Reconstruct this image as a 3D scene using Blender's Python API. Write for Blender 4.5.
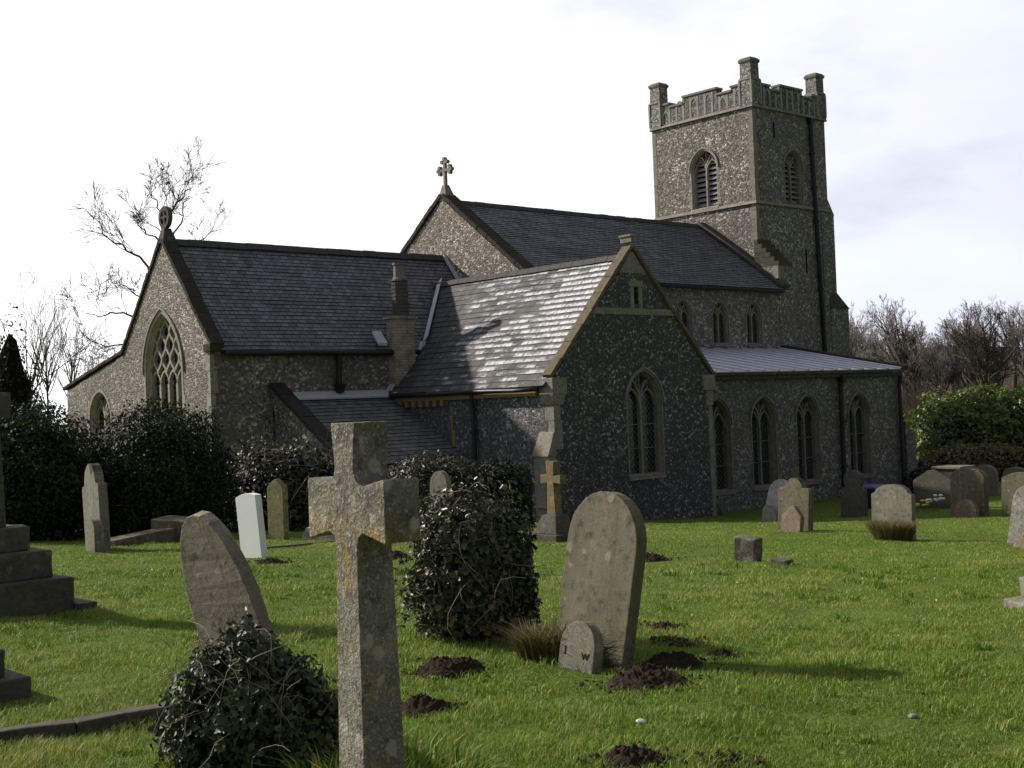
import bpy, bmesh, math, random
import numpy as np
from mathutils import Vector, Matrix

for o in list(bpy.data.objects): bpy.data.objects.remove(o)
sc = bpy.context.scene
COL = sc.collection
R_ = math.radians

# ------------------------------------------------------------------ camera
FWD = Vector((0, 0.99987, 0.01615)); RIGHT = Vector((0.99926, 0.00062, -0.03845)); UP = Vector((0.03845, -0.01614, 0.99913))
cam_d = bpy.data.cameras.new('camera'); cam = bpy.data.objects.new('camera', cam_d); COL.objects.link(cam)
CAMZ = 3.052
m = Matrix.Identity(4)
for i in range(3):
    m[i][0] = RIGHT[i]; m[i][1] = UP[i]; m[i][2] = -FWD[i]
m[2][3] = CAMZ
cam.matrix_world = m
cam_d.sensor_width = 36; cam_d.lens = 1273.5 / 1024 * 36
cam_d.clip_start = 0.1; cam_d.clip_end = 3000
sc.camera = cam

# ------------------------------------------------------------------ light
SUN_AZ = Vector((-0.915, 0.405)).normalized(); SUN_EL = R_(32)          # towards the sun
sd = Vector((SUN_AZ.x * math.cos(SUN_EL), SUN_AZ.y * math.cos(SUN_EL), math.sin(SUN_EL)))
sun_d = bpy.data.lights.new('sun', 'SUN'); sun_d.energy = 5.0; sun_d.angle = R_(1.2); sun_d.color = (1, 0.93, 0.82)
sun = bpy.data.objects.new('sun', sun_d); COL.objects.link(sun)
sun.rotation_euler = sd.to_track_quat('Z', 'Y').to_euler(); sun.location = (0, 0, 40)

world = bpy.data.worlds.new('World'); sc.world = world; world.use_nodes = True
nt = world.node_tree; nt.nodes.clear()
def wn(t, **k):
    n = nt.nodes.new(t)
    for a, b in k.items(): setattr(n, a, b)
    return n
sky = wn('ShaderNodeTexSky', sky_type='NISHITA', sun_disc=False)
sky.sun_elevation = SUN_EL; sky.sun_rotation = math.atan2(SUN_AZ.x, SUN_AZ.y)
sky.air_density = 1.0; sky.dust_density = 1.5
bg1 = wn('ShaderNodeBackground'); bg1.inputs[1].default_value = 0.06
nt.links.new(sky.outputs[0], bg1.inputs[0])
tc = wn('ShaderNodeTexCoord')
dot = wn('ShaderNodeVectorMath', operation='DOT_PRODUCT'); dot.inputs[1].default_value = Vector((-0.60, 0.74, 0.30)).normalized()   # bright sky turned off the sun's bearing, to cut ambient on east faces
nt.links.new(tc.outputs['Generated'], dot.inputs[0])
mr = wn('ShaderNodeMapRange'); mr.inputs[1].default_value = -1; mr.inputs[2].default_value = 1
nt.links.new(dot.outputs['Value'], mr.inputs[0])
cr = wn('ShaderNodeValToRGB'); nt.links.new(mr.outputs[0], cr.inputs[0])
els = cr.color_ramp.elements
els[0].position = 0; els[0].color = (0.125, 0.135, 0.16, 1)
els[1].position = 1; els[1].color = (1.0, 1.0, 1.0, 1)
for pos, c in ((0.46, (0.17, 0.178, 0.205)), (0.60, (0.27, 0.28, 0.325)), (0.70, (0.35, 0.368, 0.435)), (0.80, (0.435, 0.45, 0.505)), (0.90, (0.52, 0.527, 0.557)), (0.96, (0.66, 0.66, 0.67))):
    e = els.new(pos); e.color = (*c, 1)
mp = wn('ShaderNodeMapping'); mp.inputs['Scale'].default_value = (1.0, 1.0, 2.6)
nt.links.new(tc.outputs['Generated'], mp.inputs[0])
nz = wn('ShaderNodeTexNoise'); nz.inputs['Scale'].default_value = 3.2; nz.inputs['Detail'].default_value = 7; nz.inputs['Roughness'].default_value = 0.55
nt.links.new(mp.outputs[0], nz.inputs['Vector'])
br = wn('ShaderNodeMapRange'); br.inputs[1].default_value = 0.3; br.inputs[2].default_value = 0.7; br.inputs[3].default_value = 1.76; br.inputs[4].default_value = 2.12
nt.links.new(nz.outputs[0], br.inputs[0])
bg2 = wn('ShaderNodeBackground'); nt.links.new(cr.outputs[0], bg2.inputs[0])
sz = wn('ShaderNodeSeparateXYZ'); nt.links.new(tc.outputs['Generated'], sz.inputs[0])
ze = wn('ShaderNodeMapRange'); ze.inputs[1].default_value = 0.34; ze.inputs[2].default_value = 0.62; ze.inputs[3].default_value = 1.0; ze.inputs[4].default_value = 0.48   # unseen overhead sky dimmed to cut ambient light
nt.links.new(sz.outputs[2], ze.inputs[0])
mm = wn('ShaderNodeMath', operation='MULTIPLY'); nt.links.new(br.outputs[0], mm.inputs[0]); nt.links.new(ze.outputs[0], mm.inputs[1])
nt.links.new(mm.outputs[0], bg2.inputs[1])
cov = wn('ShaderNodeMapRange'); cov.inputs[1].default_value = 0.30; cov.inputs[2].default_value = 0.46; cov.inputs[3].default_value = 0.78; cov.inputs[4].default_value = 1.0
nt.links.new(nz.outputs[0], cov.inputs[0])
mx = wn('ShaderNodeMixShader'); nt.links.new(cov.outputs[0], mx.inputs[0]); nt.links.new(bg1.outputs[0], mx.inputs[1]); nt.links.new(bg2.outputs[0], mx.inputs[2])
wo = wn('ShaderNodeOutputWorld'); nt.links.new(mx.outputs[0], wo.inputs[0])

sc.view_settings.view_transform = 'Standard'; sc.view_settings.look = 'None'
sc.view_settings.exposure = 0.18; sc.view_settings.gamma = 1; sc.view_settings.use_curve_mapping = False
sc.render.engine = 'CYCLES'
sc.render.resolution_x = 1024; sc.render.resolution_y = 768
sc.cycles.max_bounces = 5; sc.cycles.transparent_max_bounces = 4

# ------------------------------------------------------------------ helpers
def tag(o, label=None, cat=None, group=None, kind=None):
    if label: o['label'] = label
    if cat: o['category'] = cat
    if group: o['group'] = group
    if kind: o['kind'] = kind
    return o

def empty(name, loc=(0, 0, 0), rz=0, **k):
    o = bpy.data.objects.new(name, None); o.empty_display_size = 0.3
    COL.objects.link(o); o.location = loc; o.rotation_euler = (0, 0, rz)
    return tag(o, **k)

def link_mesh(name, me, mat, parent=None):
    o = bpy.data.objects.new(name, me); COL.objects.link(o)
    if mat: me.materials.append(mat)
    if parent: o.parent = parent
    return o

class MB:
    def __init__(s): s.v = []; s.f = []; s.uv = {}
    def add(s, vs, fs):
        b = len(s.v); s.v += [tuple(v) for v in vs]; s.f += [tuple(i + b for i in f) for f in fs]
    def box(s, x0, x1, y0, y1, z0, z1):
        s.add([(x0,y0,z0),(x1,y0,z0),(x1,y1,z0),(x0,y1,z0),(x0,y0,z1),(x1,y0,z1),(x1,y1,z1),(x0,y1,z1)],
              [(0,3,2,1),(4,5,6,7),(0,1,5,4),(1,2,6,5),(2,3,7,6),(3,0,4,7)])
    def hexa(s, b, t):                # bottom quad, top quad
        s.add(list(b) + list(t), [(0,3,2,1),(4,5,6,7),(0,1,5,4),(1,2,6,5),(2,3,7,6),(3,0,4,7)])
    def slab(s, p0, p1, a, b):
        p0, p1, a, b = map(Vector, (p0, p1, a, b))
        s.hexa((p0, p1, p1 + a, p0 + a), (p0 + b, p1 + b, p1 + a + b, p0 + a + b))
    def tube(s, pts, r, n=8, cap=True):
        pts = [Vector(p) for p in pts]; rs = r if hasattr(r, '__len__') else [r] * len(pts)
        b = len(s.v)
        for i, p in enumerate(pts):
            d = (pts[min(i + 1, len(pts) - 1)] - pts[max(i - 1, 0)]).normalized()
            a = d.orthogonal().normalized() if i == 0 else (a - d * a.dot(d)).normalized()
            c = d.cross(a)
            for k in range(n):
                t = 2 * math.pi * k / n
                s.v.append(tuple(p + (a * math.cos(t) + c * math.sin(t)) * rs[i]))
        for i in range(len(pts) - 1):
            for k in range(n):
                k2 = (k + 1) % n
                s.f.append((b + i*n + k, b + i*n + k2, b + (i+1)*n + k2, b + (i+1)*n + k))
        if cap:
            s.f.append(tuple(b + k for k in reversed(range(n)))); s.f.append(tuple(b + (len(pts)-1)*n + k for k in range(n)))
    def prism(s, poly, O, U, V, D, d0, d1):      # poly in (u, v), extruded along D from d0 to d1
        O, U, V, D = map(Vector, (O, U, V, D)); n = len(poly)
        vs = [O + U*u + V*v + D*d0 for u, v in poly] + [O + U*u + V*v + D*d1 for u, v in poly]
        s.add(vs, [tuple(range(n)), tuple(reversed(range(n, 2*n)))] + [(i, i+n, (i+1) % n + n, (i+1) % n) for i in range(n)])
    def build(s, name, mat, parent=None, scale=1.0, bevel=0.0, smooth=False, recalc=True, wear=0.0, seed=0):
        me = bpy.data.meshes.new(name)
        bm = bmesh.new()
        vs = [bm.verts.new((x*scale, y*scale, z*scale)) for x, y, z in s.v]
        uvl = bm.loops.layers.uv.new('UVMap') if s.uv else None
        for i, f in enumerate(s.f):
            try: fc = bm.faces.new([vs[k] for k in f])
            except ValueError: continue
            fc.smooth = smooth
            if uvl and i in s.uv:
                for l, q in zip(fc.loops, s.uv[i]): l[uvl].uv = q
        if recalc: bmesh.ops.recalc_face_normals(bm, faces=bm.faces[:])
        if bevel:
            es = [e for e in bm.edges if len(e.link_faces) == 2 and e.calc_face_angle(0) > 0.5]
            bmesh.ops.bevel(bm, geom=es, offset=bevel, segments=2, affect='EDGES', profile=0.6)
        if wear:
            rr = random.Random(seed)
            big = [e for e in bm.edges if e.calc_length() > 0.12]
            if big: bmesh.ops.subdivide_edges(bm, edges=big, cuts=2, use_grid_fill=True)
            bmesh.ops.triangulate(bm, faces=[f for f in bm.faces if len(f.verts) > 4])
            from mathutils import noise
            o = Vector((rr.random()*50, rr.random()*50, 0))
            for v in bm.verts: v.co += noise.noise_vector(v.co * 9 + o) * wear + noise.noise_vector(v.co * 25 + o) * wear * 0.5
        bm.to_mesh(me); bm.free()
        return link_mesh(name, me, mat, parent)

def np_mesh(name, verts, quads=None, tris=None, mat=None, parent=None, attr=None, smooth=False):
    me = bpy.data.meshes.new(name)
    verts = np.asarray(verts, np.float32)
    parts = []; sizes = []
    if quads is not None and len(quads): parts.append(np.asarray(quads, np.int32).ravel()); sizes.append(np.full(len(quads), 4, np.int32))
    if tris is not None and len(tris): parts.append(np.asarray(tris, np.int32).ravel()); sizes.append(np.full(len(tris), 3, np.int32))
    loops = np.concatenate(parts); sizes = np.concatenate(sizes)
    me.vertices.add(len(verts)); me.vertices.foreach_set('co', verts.ravel())
    me.loops.add(len(loops)); me.loops.foreach_set('vertex_index', loops)
    me.polygons.add(len(sizes)); me.polygons.foreach_set('loop_start', np.concatenate([[0], np.cumsum(sizes)[:-1]]).astype(np.int32))
    me.polygons.foreach_set('loop_total', sizes)
    if smooth: me.polygons.foreach_set('use_smooth', np.ones(len(sizes), bool))
    me.update(calc_edges=True); me.validate()
    if attr is not None:
        a = me.attributes.new('rnd', 'FLOAT', 'POINT'); a.data.foreach_set('value', np.asarray(attr, np.float32))
    return link_mesh(name, me, mat, parent)

# ------------------------------------------------------------------ materials
class NT:
    def __init__(s, name):
        s.m = bpy.data.materials.new(name); s.m.use_nodes = True; s.t = s.m.node_tree
        s.p = s.t.nodes['Principled BSDF']; s._tc = None
    def n(s, t, **k):
        x = s.t.nodes.new(t)
        for a, b in k.items():
            if a.startswith('i_'): x.inputs[a[2:].replace('_', ' ')].default_value = b
            else: setattr(x, a, b)
        return x
    def l(s, a, b): s.t.links.new(a, b)
    def co(s, which='Object'):
        if not s._tc: s._tc = s.n('ShaderNodeTexCoord')
        return s._tc.outputs[which]
    def noise(s, scale, detail=4, rough=0.55, vec=None):
        x = s.n('ShaderNodeTexNoise'); x.inputs['Scale'].default_value = scale; x.inputs['Detail'].default_value = detail; x.inputs['Roughness'].default_value = rough
        s.l(vec or s.co(), x.inputs['Vector']); return x.outputs[0]
    def ramp(s, fac, stops, interp='LINEAR'):
        x = s.n('ShaderNodeValToRGB'); s.l(fac, x.inputs[0]); e = x.color_ramp.elements; x.color_ramp.interpolation = interp
        e[0].position = stops[0][0]; e[0].color = (*stops[0][1], 1); e[1].position = stops[-1][0]; e[1].color = (*stops[-1][1], 1)
        for p, c in stops[1:-1]:
            q = e.new(p); q.color = (*c, 1)
        return x.outputs[0]
    def mix(s, fac, a, b, mode='MIX'):
        x = s.n('ShaderNodeMix', data_type='RGBA', blend_type=mode)
        for v, i in ((fac, 0), (a, 6), (b, 7)):
            if isinstance(v, (int, float)): x.inputs[i].default_value = v
            elif isinstance(v, tuple): x.inputs[i].default_value = (*v, 1)
            else: s.l(v, x.inputs[i])
        return x.outputs[2]
    def rng(s, v, a, b, c, d):
        x = s.n('ShaderNodeMapRange'); s.l(v, x.inputs[0])
        for i, q in enumerate((a, b, c, d)): x.inputs[i+1].default_value = q
        return x.outputs[0]
    def mul(s, a, b, op='MULTIPLY'):
        x = s.n('ShaderNodeMath', operation=op)
        for i, v in enumerate((a, b)):
            if isinstance(v, (int, float)): x.inputs[i].default_value = v
            else: s.l(v, x.inputs[i])
        return x.outputs[0]
    def bump(s, h, strength=0.5, dist=0.02):
        x = s.n('ShaderNodeBump'); x.inputs['Strength'].default_value = strength; x.inputs['Distance'].default_value = dist
        s.l(h, x.inputs['Height']); s.l(x.outputs[0], s.p.inputs['Normal'])
    def out(s, col=None, rough=0.9, spec=0.3):
        if col is not None:
            if isinstance(col, tuple): s.p.inputs['Base Color'].default_value = (*col, 1)
            else: s.l(col, s.p.inputs['Base Color'])
        if isinstance(rough, (int, float)): s.p.inputs['Roughness'].default_value = rough
        else: s.l(rough, s.p.inputs['Roughness'])
        s.p.inputs['Specular IOR Level'].default_value = spec
        return s.m

def flint(name, dark, mid, pale, mortar, cells=(11, 11, 14), pal=0.86, mort_w=0.06, stain=0.65):
    t = NT(name)
    mp = t.n('ShaderNodeMapping'); mp.inputs['Scale'].default_value = cells; t.l(t.co(), mp.inputs[0])
    ds = t.n('ShaderNodeTexNoise'); ds.inputs['Scale'].default_value = 6; t.l(t.co(), ds.inputs['Vector'])
    ad = t.n('ShaderNodeVectorMath', operation='MULTIPLY_ADD'); t.l(ds.outputs[1], ad.inputs[0]); ad.inputs[1].default_value = (0.7,)*3; t.l(mp.outputs[0], ad.inputs[2])
    vo = t.n('ShaderNodeTexVoronoi'); vo.inputs['Scale'].default_value = 1; vo.inputs['Randomness'].default_value = 1; t.l(ad.outputs[0], vo.inputs['Vector'])
    ve = t.n('ShaderNodeTexVoronoi', feature='DISTANCE_TO_EDGE'); ve.inputs['Scale'].default_value = 1; t.l(ad.outputs[0], ve.inputs['Vector'])
    sp = t.n('ShaderNodeSeparateColor'); t.l(vo.outputs['Color'], sp.inputs[0])
    den = t.noise(1.1, 4, .6)
    v = t.mul(sp.outputs[0], t.rng(den, .3, .7, -.10, .10), 'ADD')
    c = t.ramp(v, [(0, dark), (0.34, tuple(a*0.55+b*0.45 for a, b in zip(dark, mid))), (pal-.2, mid), (pal, tuple(a*0.66+b*0.34 for a, b in zip(mid, pale))), (1, pale)])
    spot = t.noise(70, 3)
    c = t.mix(t.rng(spot, .35, .65, 0, .35), c, mid)
    edge = t.rng(ve.outputs[0], mort_w*0.4, mort_w*1.6, 1, 0)
    c = t.mix(t.mul(edge, .85), c, mortar)
    big = t.noise(0.5, 5, .6)
    c = t.mix(t.rng(big, .3, .7, 0, stain), c, tuple(x*.6 for x in mid), 'MIX')
    rough = t.rng(sp.outputs[1], 0, 1, .45, .9)
    t.bump(t.rng(ve.outputs[0], 0, .25, 0, 1), .45, .02)
    return t.out(c, rough, .3)

def limestone(name, a, b, lichen=(.33, .30, .15), lf=.5, bump=.3, dirt=(.035, .033, .028), streak=False, fine=.35):
    t = NT(name)
    v = None
    if streak:
        mp = t.n('ShaderNodeMapping'); mp.inputs['Scale'].default_value = (3.2, 3.2, .45); t.l(t.co(), mp.inputs[0]); v = mp.outputs[0]
    n1 = t.noise(2.2, 6, .65, v); n2 = t.noise(14, 6, .7); n3 = t.noise(5, 5, .6, v); n4 = t.noise(60, 3, .6); n5 = t.noise(150, 2, .6)
    c = t.mix(t.rng(n1, .32, .68, 0, 1), a, b)
    c = t.mix(t.rng(n3, .52, .66, 0, lf), c, lichen)
    c = t.mix(t.rng(n2, .50, .70, 0, .8), c, dirt)
    c = t.mix(t.rng(n4, .54, .68, 0, fine*.8), c, tuple(min(x*1.7, .6) for x in a))
    c = t.mix(t.rng(n5, .50, .66, 0, fine*.7), c, tuple(x*.35 for x in b))
    vo = t.n('ShaderNodeTexVoronoi'); vo.inputs['Scale'].default_value = 9; wv_ = t.n('ShaderNodeVectorMath', operation='MULTIPLY_ADD'); nn = t.n('ShaderNodeTexNoise'); nn.inputs['Scale'].default_value = 14
    t.l(t.co(), nn.inputs['Vector']); t.l(nn.outputs[1], wv_.inputs[0]); wv_.inputs[1].default_value = (.07,)*3; t.l(t.co(), wv_.inputs[2]); t.l(wv_.outputs[0], vo.inputs['Vector'])
    so = t.n('ShaderNodeSeparateColor'); t.l(vo.outputs['Color'], so.inputs[0])
    spot = t.mul(t.rng(vo.outputs['Distance'], .22, .34, 1, 0), t.rng(so.outputs[0], .62, .72, 0, 1))     # round crusts of grey lichen
    c = t.mix(t.mul(spot, .55*min(1, lf*1.6)), c, tuple(min(x*1.35 + .06, .55) for x in a))
    t.bump(t.mul(n2, t.mul(n4, .5), 'ADD'), bump, .02)
    return t.out(c, .92, .2)

def slates(name, c1, c2, rowh, wid, pale=None, glint_amt=0.0, moss=.3, rough=.62):
    t = NT(name)
    b = t.n('ShaderNodeTexBrick'); b.offset = .5; b.inputs['Scale'].default_value = 1
    b.inputs['Color1'].default_value = (0, 0, 0, 1); b.inputs['Color2'].default_value = (1, 1, 1, 1); b.inputs['Mortar'].default_value = (.5, .5, .5, 1)
    b.inputs['Mortar Size'].default_value = .011; b.inputs['Mortar Smooth'].default_value = .1; b.inputs['Brick Width'].default_value = wid; b.inputs['Row Height'].default_value = rowh
    t.l(t.co('UV'), b.inputs['Vector'])
    sp = t.n('ShaderNodeSeparateColor'); t.l(b.outputs['Color'], sp.inputs[0])
    c = t.mix(sp.outputs[0], c1, c2)
    streak = t.n('ShaderNodeMapping'); streak.inputs['Scale'].default_value = (3.0, .7, 1); t.l(t.co('UV'), streak.inputs[0])
    n1 = t.noise(1.3, 6, .65, streak.outputs[0]); n2 = t.noise(9, 5, .65); n3 = t.noise(.9, 5, .6)
    c = t.mix(t.rng(n1, .4, .7, 0, .5), c, tuple(x*.45 for x in c1))
    c = t.mix(t.rng(n3, .5, .7, 0, moss), c, (.05, .05, .03))
    c = t.mix(t.rng(n2, .58, .75, 0, .35), c, (.16, .16, .15))
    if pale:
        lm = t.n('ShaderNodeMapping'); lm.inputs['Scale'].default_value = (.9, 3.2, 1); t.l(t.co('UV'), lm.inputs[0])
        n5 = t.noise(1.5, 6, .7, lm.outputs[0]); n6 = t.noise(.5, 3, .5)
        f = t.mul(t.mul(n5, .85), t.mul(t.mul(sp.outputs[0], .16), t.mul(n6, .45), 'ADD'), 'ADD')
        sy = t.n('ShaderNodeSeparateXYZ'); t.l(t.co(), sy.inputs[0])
        f = t.mul(f, t.rng(sy.outputs[1], 1.0, 6.2, 0, .26), 'SUBTRACT')      # sun glint painted into the slate colour, strongest at the gable end
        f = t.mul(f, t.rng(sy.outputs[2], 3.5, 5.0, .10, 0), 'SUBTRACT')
        f = t.rng(f, .535, .675, 0, glint_amt)
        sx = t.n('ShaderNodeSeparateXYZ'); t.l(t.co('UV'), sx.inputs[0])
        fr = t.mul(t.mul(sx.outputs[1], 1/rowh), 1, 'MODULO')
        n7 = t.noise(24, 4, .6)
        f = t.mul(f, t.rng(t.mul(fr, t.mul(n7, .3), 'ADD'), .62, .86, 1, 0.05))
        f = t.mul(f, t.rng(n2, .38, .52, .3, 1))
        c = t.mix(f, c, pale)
    c = t.mix(b.outputs['Fac'], c, (.012, .012, .012))
    t.bump(t.mul(t.mul(n2, .4), t.mul(sp.outputs[0], .5), 'ADD'), .35, .015)
    return t.out(c, t.rng(n1, .3, .7, rough-.12, rough+.2), .45)

M = {}
M['flint'] = flint('flint_chancel', (.028, .026, .025), (.175, .16, .145), (.76, .72, .67), (.19, .172, .15), cells=(13, 13, 15), pal=.85)
M['flint_warm'] = flint('flint_weathered', (.030, .025, .021), (.165, .133, .108), (.78, .73, .66), (.18, .15, .124), cells=(12, 12, 14), pal=.83)
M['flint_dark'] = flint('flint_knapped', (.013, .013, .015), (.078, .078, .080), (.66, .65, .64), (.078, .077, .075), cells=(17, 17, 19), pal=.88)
M['flint_aisle'] = flint('flint_aisle', (.028, .026, .025), (.148, .138, .128), (.64, .61, .57), (.16, .148, .134), cells=(15, 15, 17), pal=.86)
M['stone'] = limestone('limestone', (.29, .265, .22), (.18, .162, .134), lf=.3)
M['stone_dim'] = limestone('limestone_shade', (.25, .235, .205), (.15, .14, .122), lf=.25)  # limestone copy with the north windows' shade put into its colour
M['stone_pale'] = limestone('limestone_pale', (.36, .335, .29), (.24, .22, .185), lf=.25)
M['stone_flush'] = limestone('flushwork_stone', (.37, .345, .30), (.26, .243, .21), lf=.2)
M['stone_dark'] = limestone('limestone_dark', (.09, .083, .07), (.05, .047, .04), lf=.2)
M['cross'] = limestone('lichen_stone', (.30, .275, .225), (.11, .10, .08), lichen=(.34, .225, .055), lf=.65, bump=.9, fine=.8)
M['slab_brown'] = limestone('brown_sandstone', (.19, .168, .120), (.105, .094, .066), lichen=(.15, .165, .07), lf=.6, bump=.25, streak=True, fine=.25)
M['slab_grey'] = limestone('grey_headstone', (.25, .232, .188), (.14, .13, .105), lichen=(.22, .22, .12), lf=.5, bump=.3, streak=True, fine=.5)
M['slab_pale'] = limestone('pale_lichen_stone', (.38, .36, .32), (.19, .18, .155), lichen=(.42, .41, .38), lf=.7, bump=.4, fine=.8)
M['slab_tan'] = limestone('tan_headstone', (.29, .25, .195), (.17, .147, .115), lichen=(.24, .24, .15), lf=.4, bump=.25, streak=True, fine=.3)
M['slab_white'] = limestone('white_lichen_stone', (.56, .54, .50), (.34, .32, .29), lichen=(.62, .60, .56), lf=.7, bump=.4, fine=.8)
M['slab_yellow'] = limestone('yellow_lichen_stone', (.25, .22, .11), (.16, .145, .08), lichen=(.3, .27, .1), lf=.7)
M['slab_orange'] = limestone('orange_stone', (.25, .18, .13), (.16, .12, .09), lichen=(.3, .27, .22), lf=.7, fine=.7)
M['slab_dark'] = limestone('dark_headstone', (.12, .112, .092), (.065, .06, .05), lichen=(.12, .125, .07), lf=.5)
M['slab_mottled'] = limestone('mottled_stone', (.15, .135, .11), (.06, .054, .045), lichen=(.40, .39, .35), lf=.8, bump=.5, fine=1.0)
t = NT('white_marble'); M['white'] = t.out(t.mix(t.noise(6, 5), (.82, .82, .82), (.72, .72, .71)), .7, .3)
M['slate'] = slates('slate_chancel', (.115, .112, .132), (.215, .21, .238), .15, .26)
M['slate_nave'] = slates('slate_nave', (.105, .106, .118), (.195, .195, .212), .14, .26, moss=.4)
M['slate_green'] = slates('slate_vestry', (.10, .112, .106), (.18, .192, .178), .20, .3, moss=.2)
M['slate_transept'] = slates('stone_slates', (.036, .036, .040), (.070, .070, .076), .225, .40, pale=(.68, .67, .71), glint_amt=.9, moss=.5, rough=.66)
t = NT('lead'); n = t.noise(3, 5); M['lead'] = t.out(t.mix(n, (.46, .485, .55), (.68, .70, .76)), .42, .5); t.p.inputs['Metallic'].default_value = .15; t.bump(t.noise(6, 3), .15, .03)
t = NT('iron'); M['iron'] = t.out((.012, .012, .013), .5, .4)
t = NT('ridge_tile'); M['ridge'] = t.out(t.mix(t.noise(5, 5), (.05, .048, .045), (.10, .095, .085)), .85, .2)
t = NT('mossy_coping'); M['coping_moss'] = t.out(t.mix(t.noise(4, 6, .7), (.020, .019, .016), (.085, .076, .06)), .95, .1); t.bump(t.noise(25, 4), .7, .03)
t = NT('tile_coping'); M['coping_tile'] = t.out(t.mix(t.noise(7, 6, .7), (.055, .042, .03), (.22, .185, .13)), .95, .1); t.bump(t.noise(25, 4), .5, .02)
t = NT('louvre'); M['louvre'] = t.out(t.mix(t.noise(8, 4), (.20, .19, .21), (.30, .29, .32)), .8, .2)
t = NT('window_dark'); M['void'] = t.out((.012, .012, .012), 1, 0)
# leaded glass: small quarries in dark came
t = NT('leaded_glass')
mp = t.n('ShaderNodeMapping'); mp.inputs['Rotation'].default_value = (0, R_(45), 0); t.l(t.co(), mp.inputs[0])
bk = t.n('ShaderNodeTexBrick'); bk.offset = 0; bk.inputs['Scale'].default_value = 1; bk.inputs['Brick Width'].default_value = .11; bk.inputs['Row Height'].default_value = .11; bk.inputs['Mortar Size'].default_value = .006
bk.inputs['Color1'].default_value = (.008, .009, .011, 1); bk.inputs['Color2'].default_value = (.02, .021, .025, 1); bk.inputs['Mortar'].default_value = (.13, .13, .135, 1)
sw = t.n('ShaderNodeSeparateXYZ'); t.l(mp.outputs[0], sw.inputs[0]); cb = t.n('ShaderNodeCombineXYZ'); t.l(sw.outputs[0], cb.inputs[0]); t.l(sw.outputs[2], cb.inputs[1]); t.l(cb.outputs[0], bk.inputs['Vector'])
M['glass'] = t.out(bk.outputs[0], .12, .6); t.bump(t.noise(7, 2), .35, .03)
t = NT('brick'); bk = t.n('ShaderNodeTexBrick'); bk.inputs['Scale'].default_value = 1; bk.inputs['Brick Width'].default_value = .23; bk.inputs['Row Height'].default_value = .085; bk.inputs['Mortar Size'].default_value = .008
bk.inputs['Color1'].default_value = (.42, .37, .28, 1); bk.inputs['Color2'].default_value = (.31, .27, .20, 1); bk.inputs['Mortar'].default_value = (.20, .185, .16, 1)
sw = t.n('ShaderNodeSeparateXYZ'); t.l(t.co(), sw.inputs[0]); cb = t.n('ShaderNodeCombineXYZ'); t.l(t.mul(sw.outputs[0], sw.outputs[1], 'ADD'), cb.inputs[0]); t.l(sw.outputs[2], cb.inputs[1]); t.l(cb.outputs[0], bk.inputs['Vector'])
M['brick'] = t.out(t.mix(t.rng(t.noise(3, 5), .45, .7, 0, .6), bk.outputs[0], (.06, .055, .045)), .95, .1); t.bump(bk.outputs['Fac'], -.4, .01)
t = NT('dark_brick'); M['brick_dark'] = t.out(t.mix(t.noise(12, 5), (.055, .05, .046), (.14, .125, .11)), .95, .1); t.bump(t.noise(20, 3), .6, .02)
t = NT('red_brick'); M['brick_red'] = t.out(t.mix(t.noise(12, 5), (.16, .06, .045), (.1, .045, .035)), .95, .1)
t = NT('terracotta'); M['pot'] = t.out(t.mix(t.noise(5, 4), (.13, .12, .115), (.22, .2, .19)), .85, .2)
t = NT('dark_wood'); M['wood_dark'] = t.out(t.mix(t.noise(5, 4), (.022, .02, .018), (.04, .036, .03)), .8, .2)
t = NT('ochre_corbel'); M['ochre'] = t.out(t.mix(t.noise(7, 5), (.27, .20, .095), (.19, .145, .075)), .9, .2)
t = NT('blue_plastic'); M['blue'] = t.out(t.mix(t.noise(3, 3), (.012, .024, .13), (.018, .035, .17)), .4, .4)
t = NT('black_plastic'); M['black'] = t.out(t.mix(t.noise(3, 3), (.012, .013, .02), (.02, .021, .03)), .5, .4)
t = NT('letter_shade'); M['letter'] = t.out((.035, .032, .026), 1, 0)  # raised letters, dark to stand for the shade inside engraved cuts

def leafmat(name, c1, c2, c3, rough=.45, spec=.5, trans=.0):
    t = NT(name)
    a = t.n('ShaderNodeAttribute', attribute_name='rnd')
    c = t.ramp(a.outputs['Fac'], [(0, c1), (.55, c2), (1, c3)])
    t.out(c, rough, spec)
    if trans:
        tl = t.n('ShaderNodeBsdfTranslucent'); t.l(c, tl.inputs[0]); ms = t.n('ShaderNodeMixShader'); ms.inputs[0].default_value = trans
        t.l(t.p.outputs[0], ms.inputs[1]); t.l(tl.outputs[0], ms.inputs[2]); t.l(ms.outputs[0], t.t.nodes['Material Output'].inputs[0])
    return t.m
M['ivy'] = leafmat('ivy_leaf', (.024, .032, .014), (.050, .064, .024), (.10, .105, .045), .48, .3, .1)
M['ivy_brown'] = leafmat('ivy_mixed', (.026, .034, .015), (.058, .072, .028), (.21, .16, .10), .42, .4, .1)
M['yew'] = leafmat('shrub_leaf', (.012, .019, .009), (.026, .040, .014), (.065, .082, .03), .6, .18, .1)
M['laurel'] = leafmat('laurel_leaf', (.06, .09, .016), (.13, .18, .03), (.25, .28, .07), .35, .5, .25)
M['bramble'] = leafmat('bramble_leaf', (.02, .026, .013), (.05, .055, .028), (.16, .145, .10), .5, .4, .1)
M['conifer'] = leafmat('conifer_leaf', (.010, .012, .010), (.016, .02, .013), (.03, .034, .02), .6, .2)
M['grass'] = leafmat('grass_blade', (.070, .140, .013), (.175, .285, .028), (.42, .38, .13), .55, .25, .3)
M['drygrass'] = leafmat('dry_grass', (.10, .105, .03), (.20, .165, .075), (.36, .29, .16), .6, .2, .2)
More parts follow.
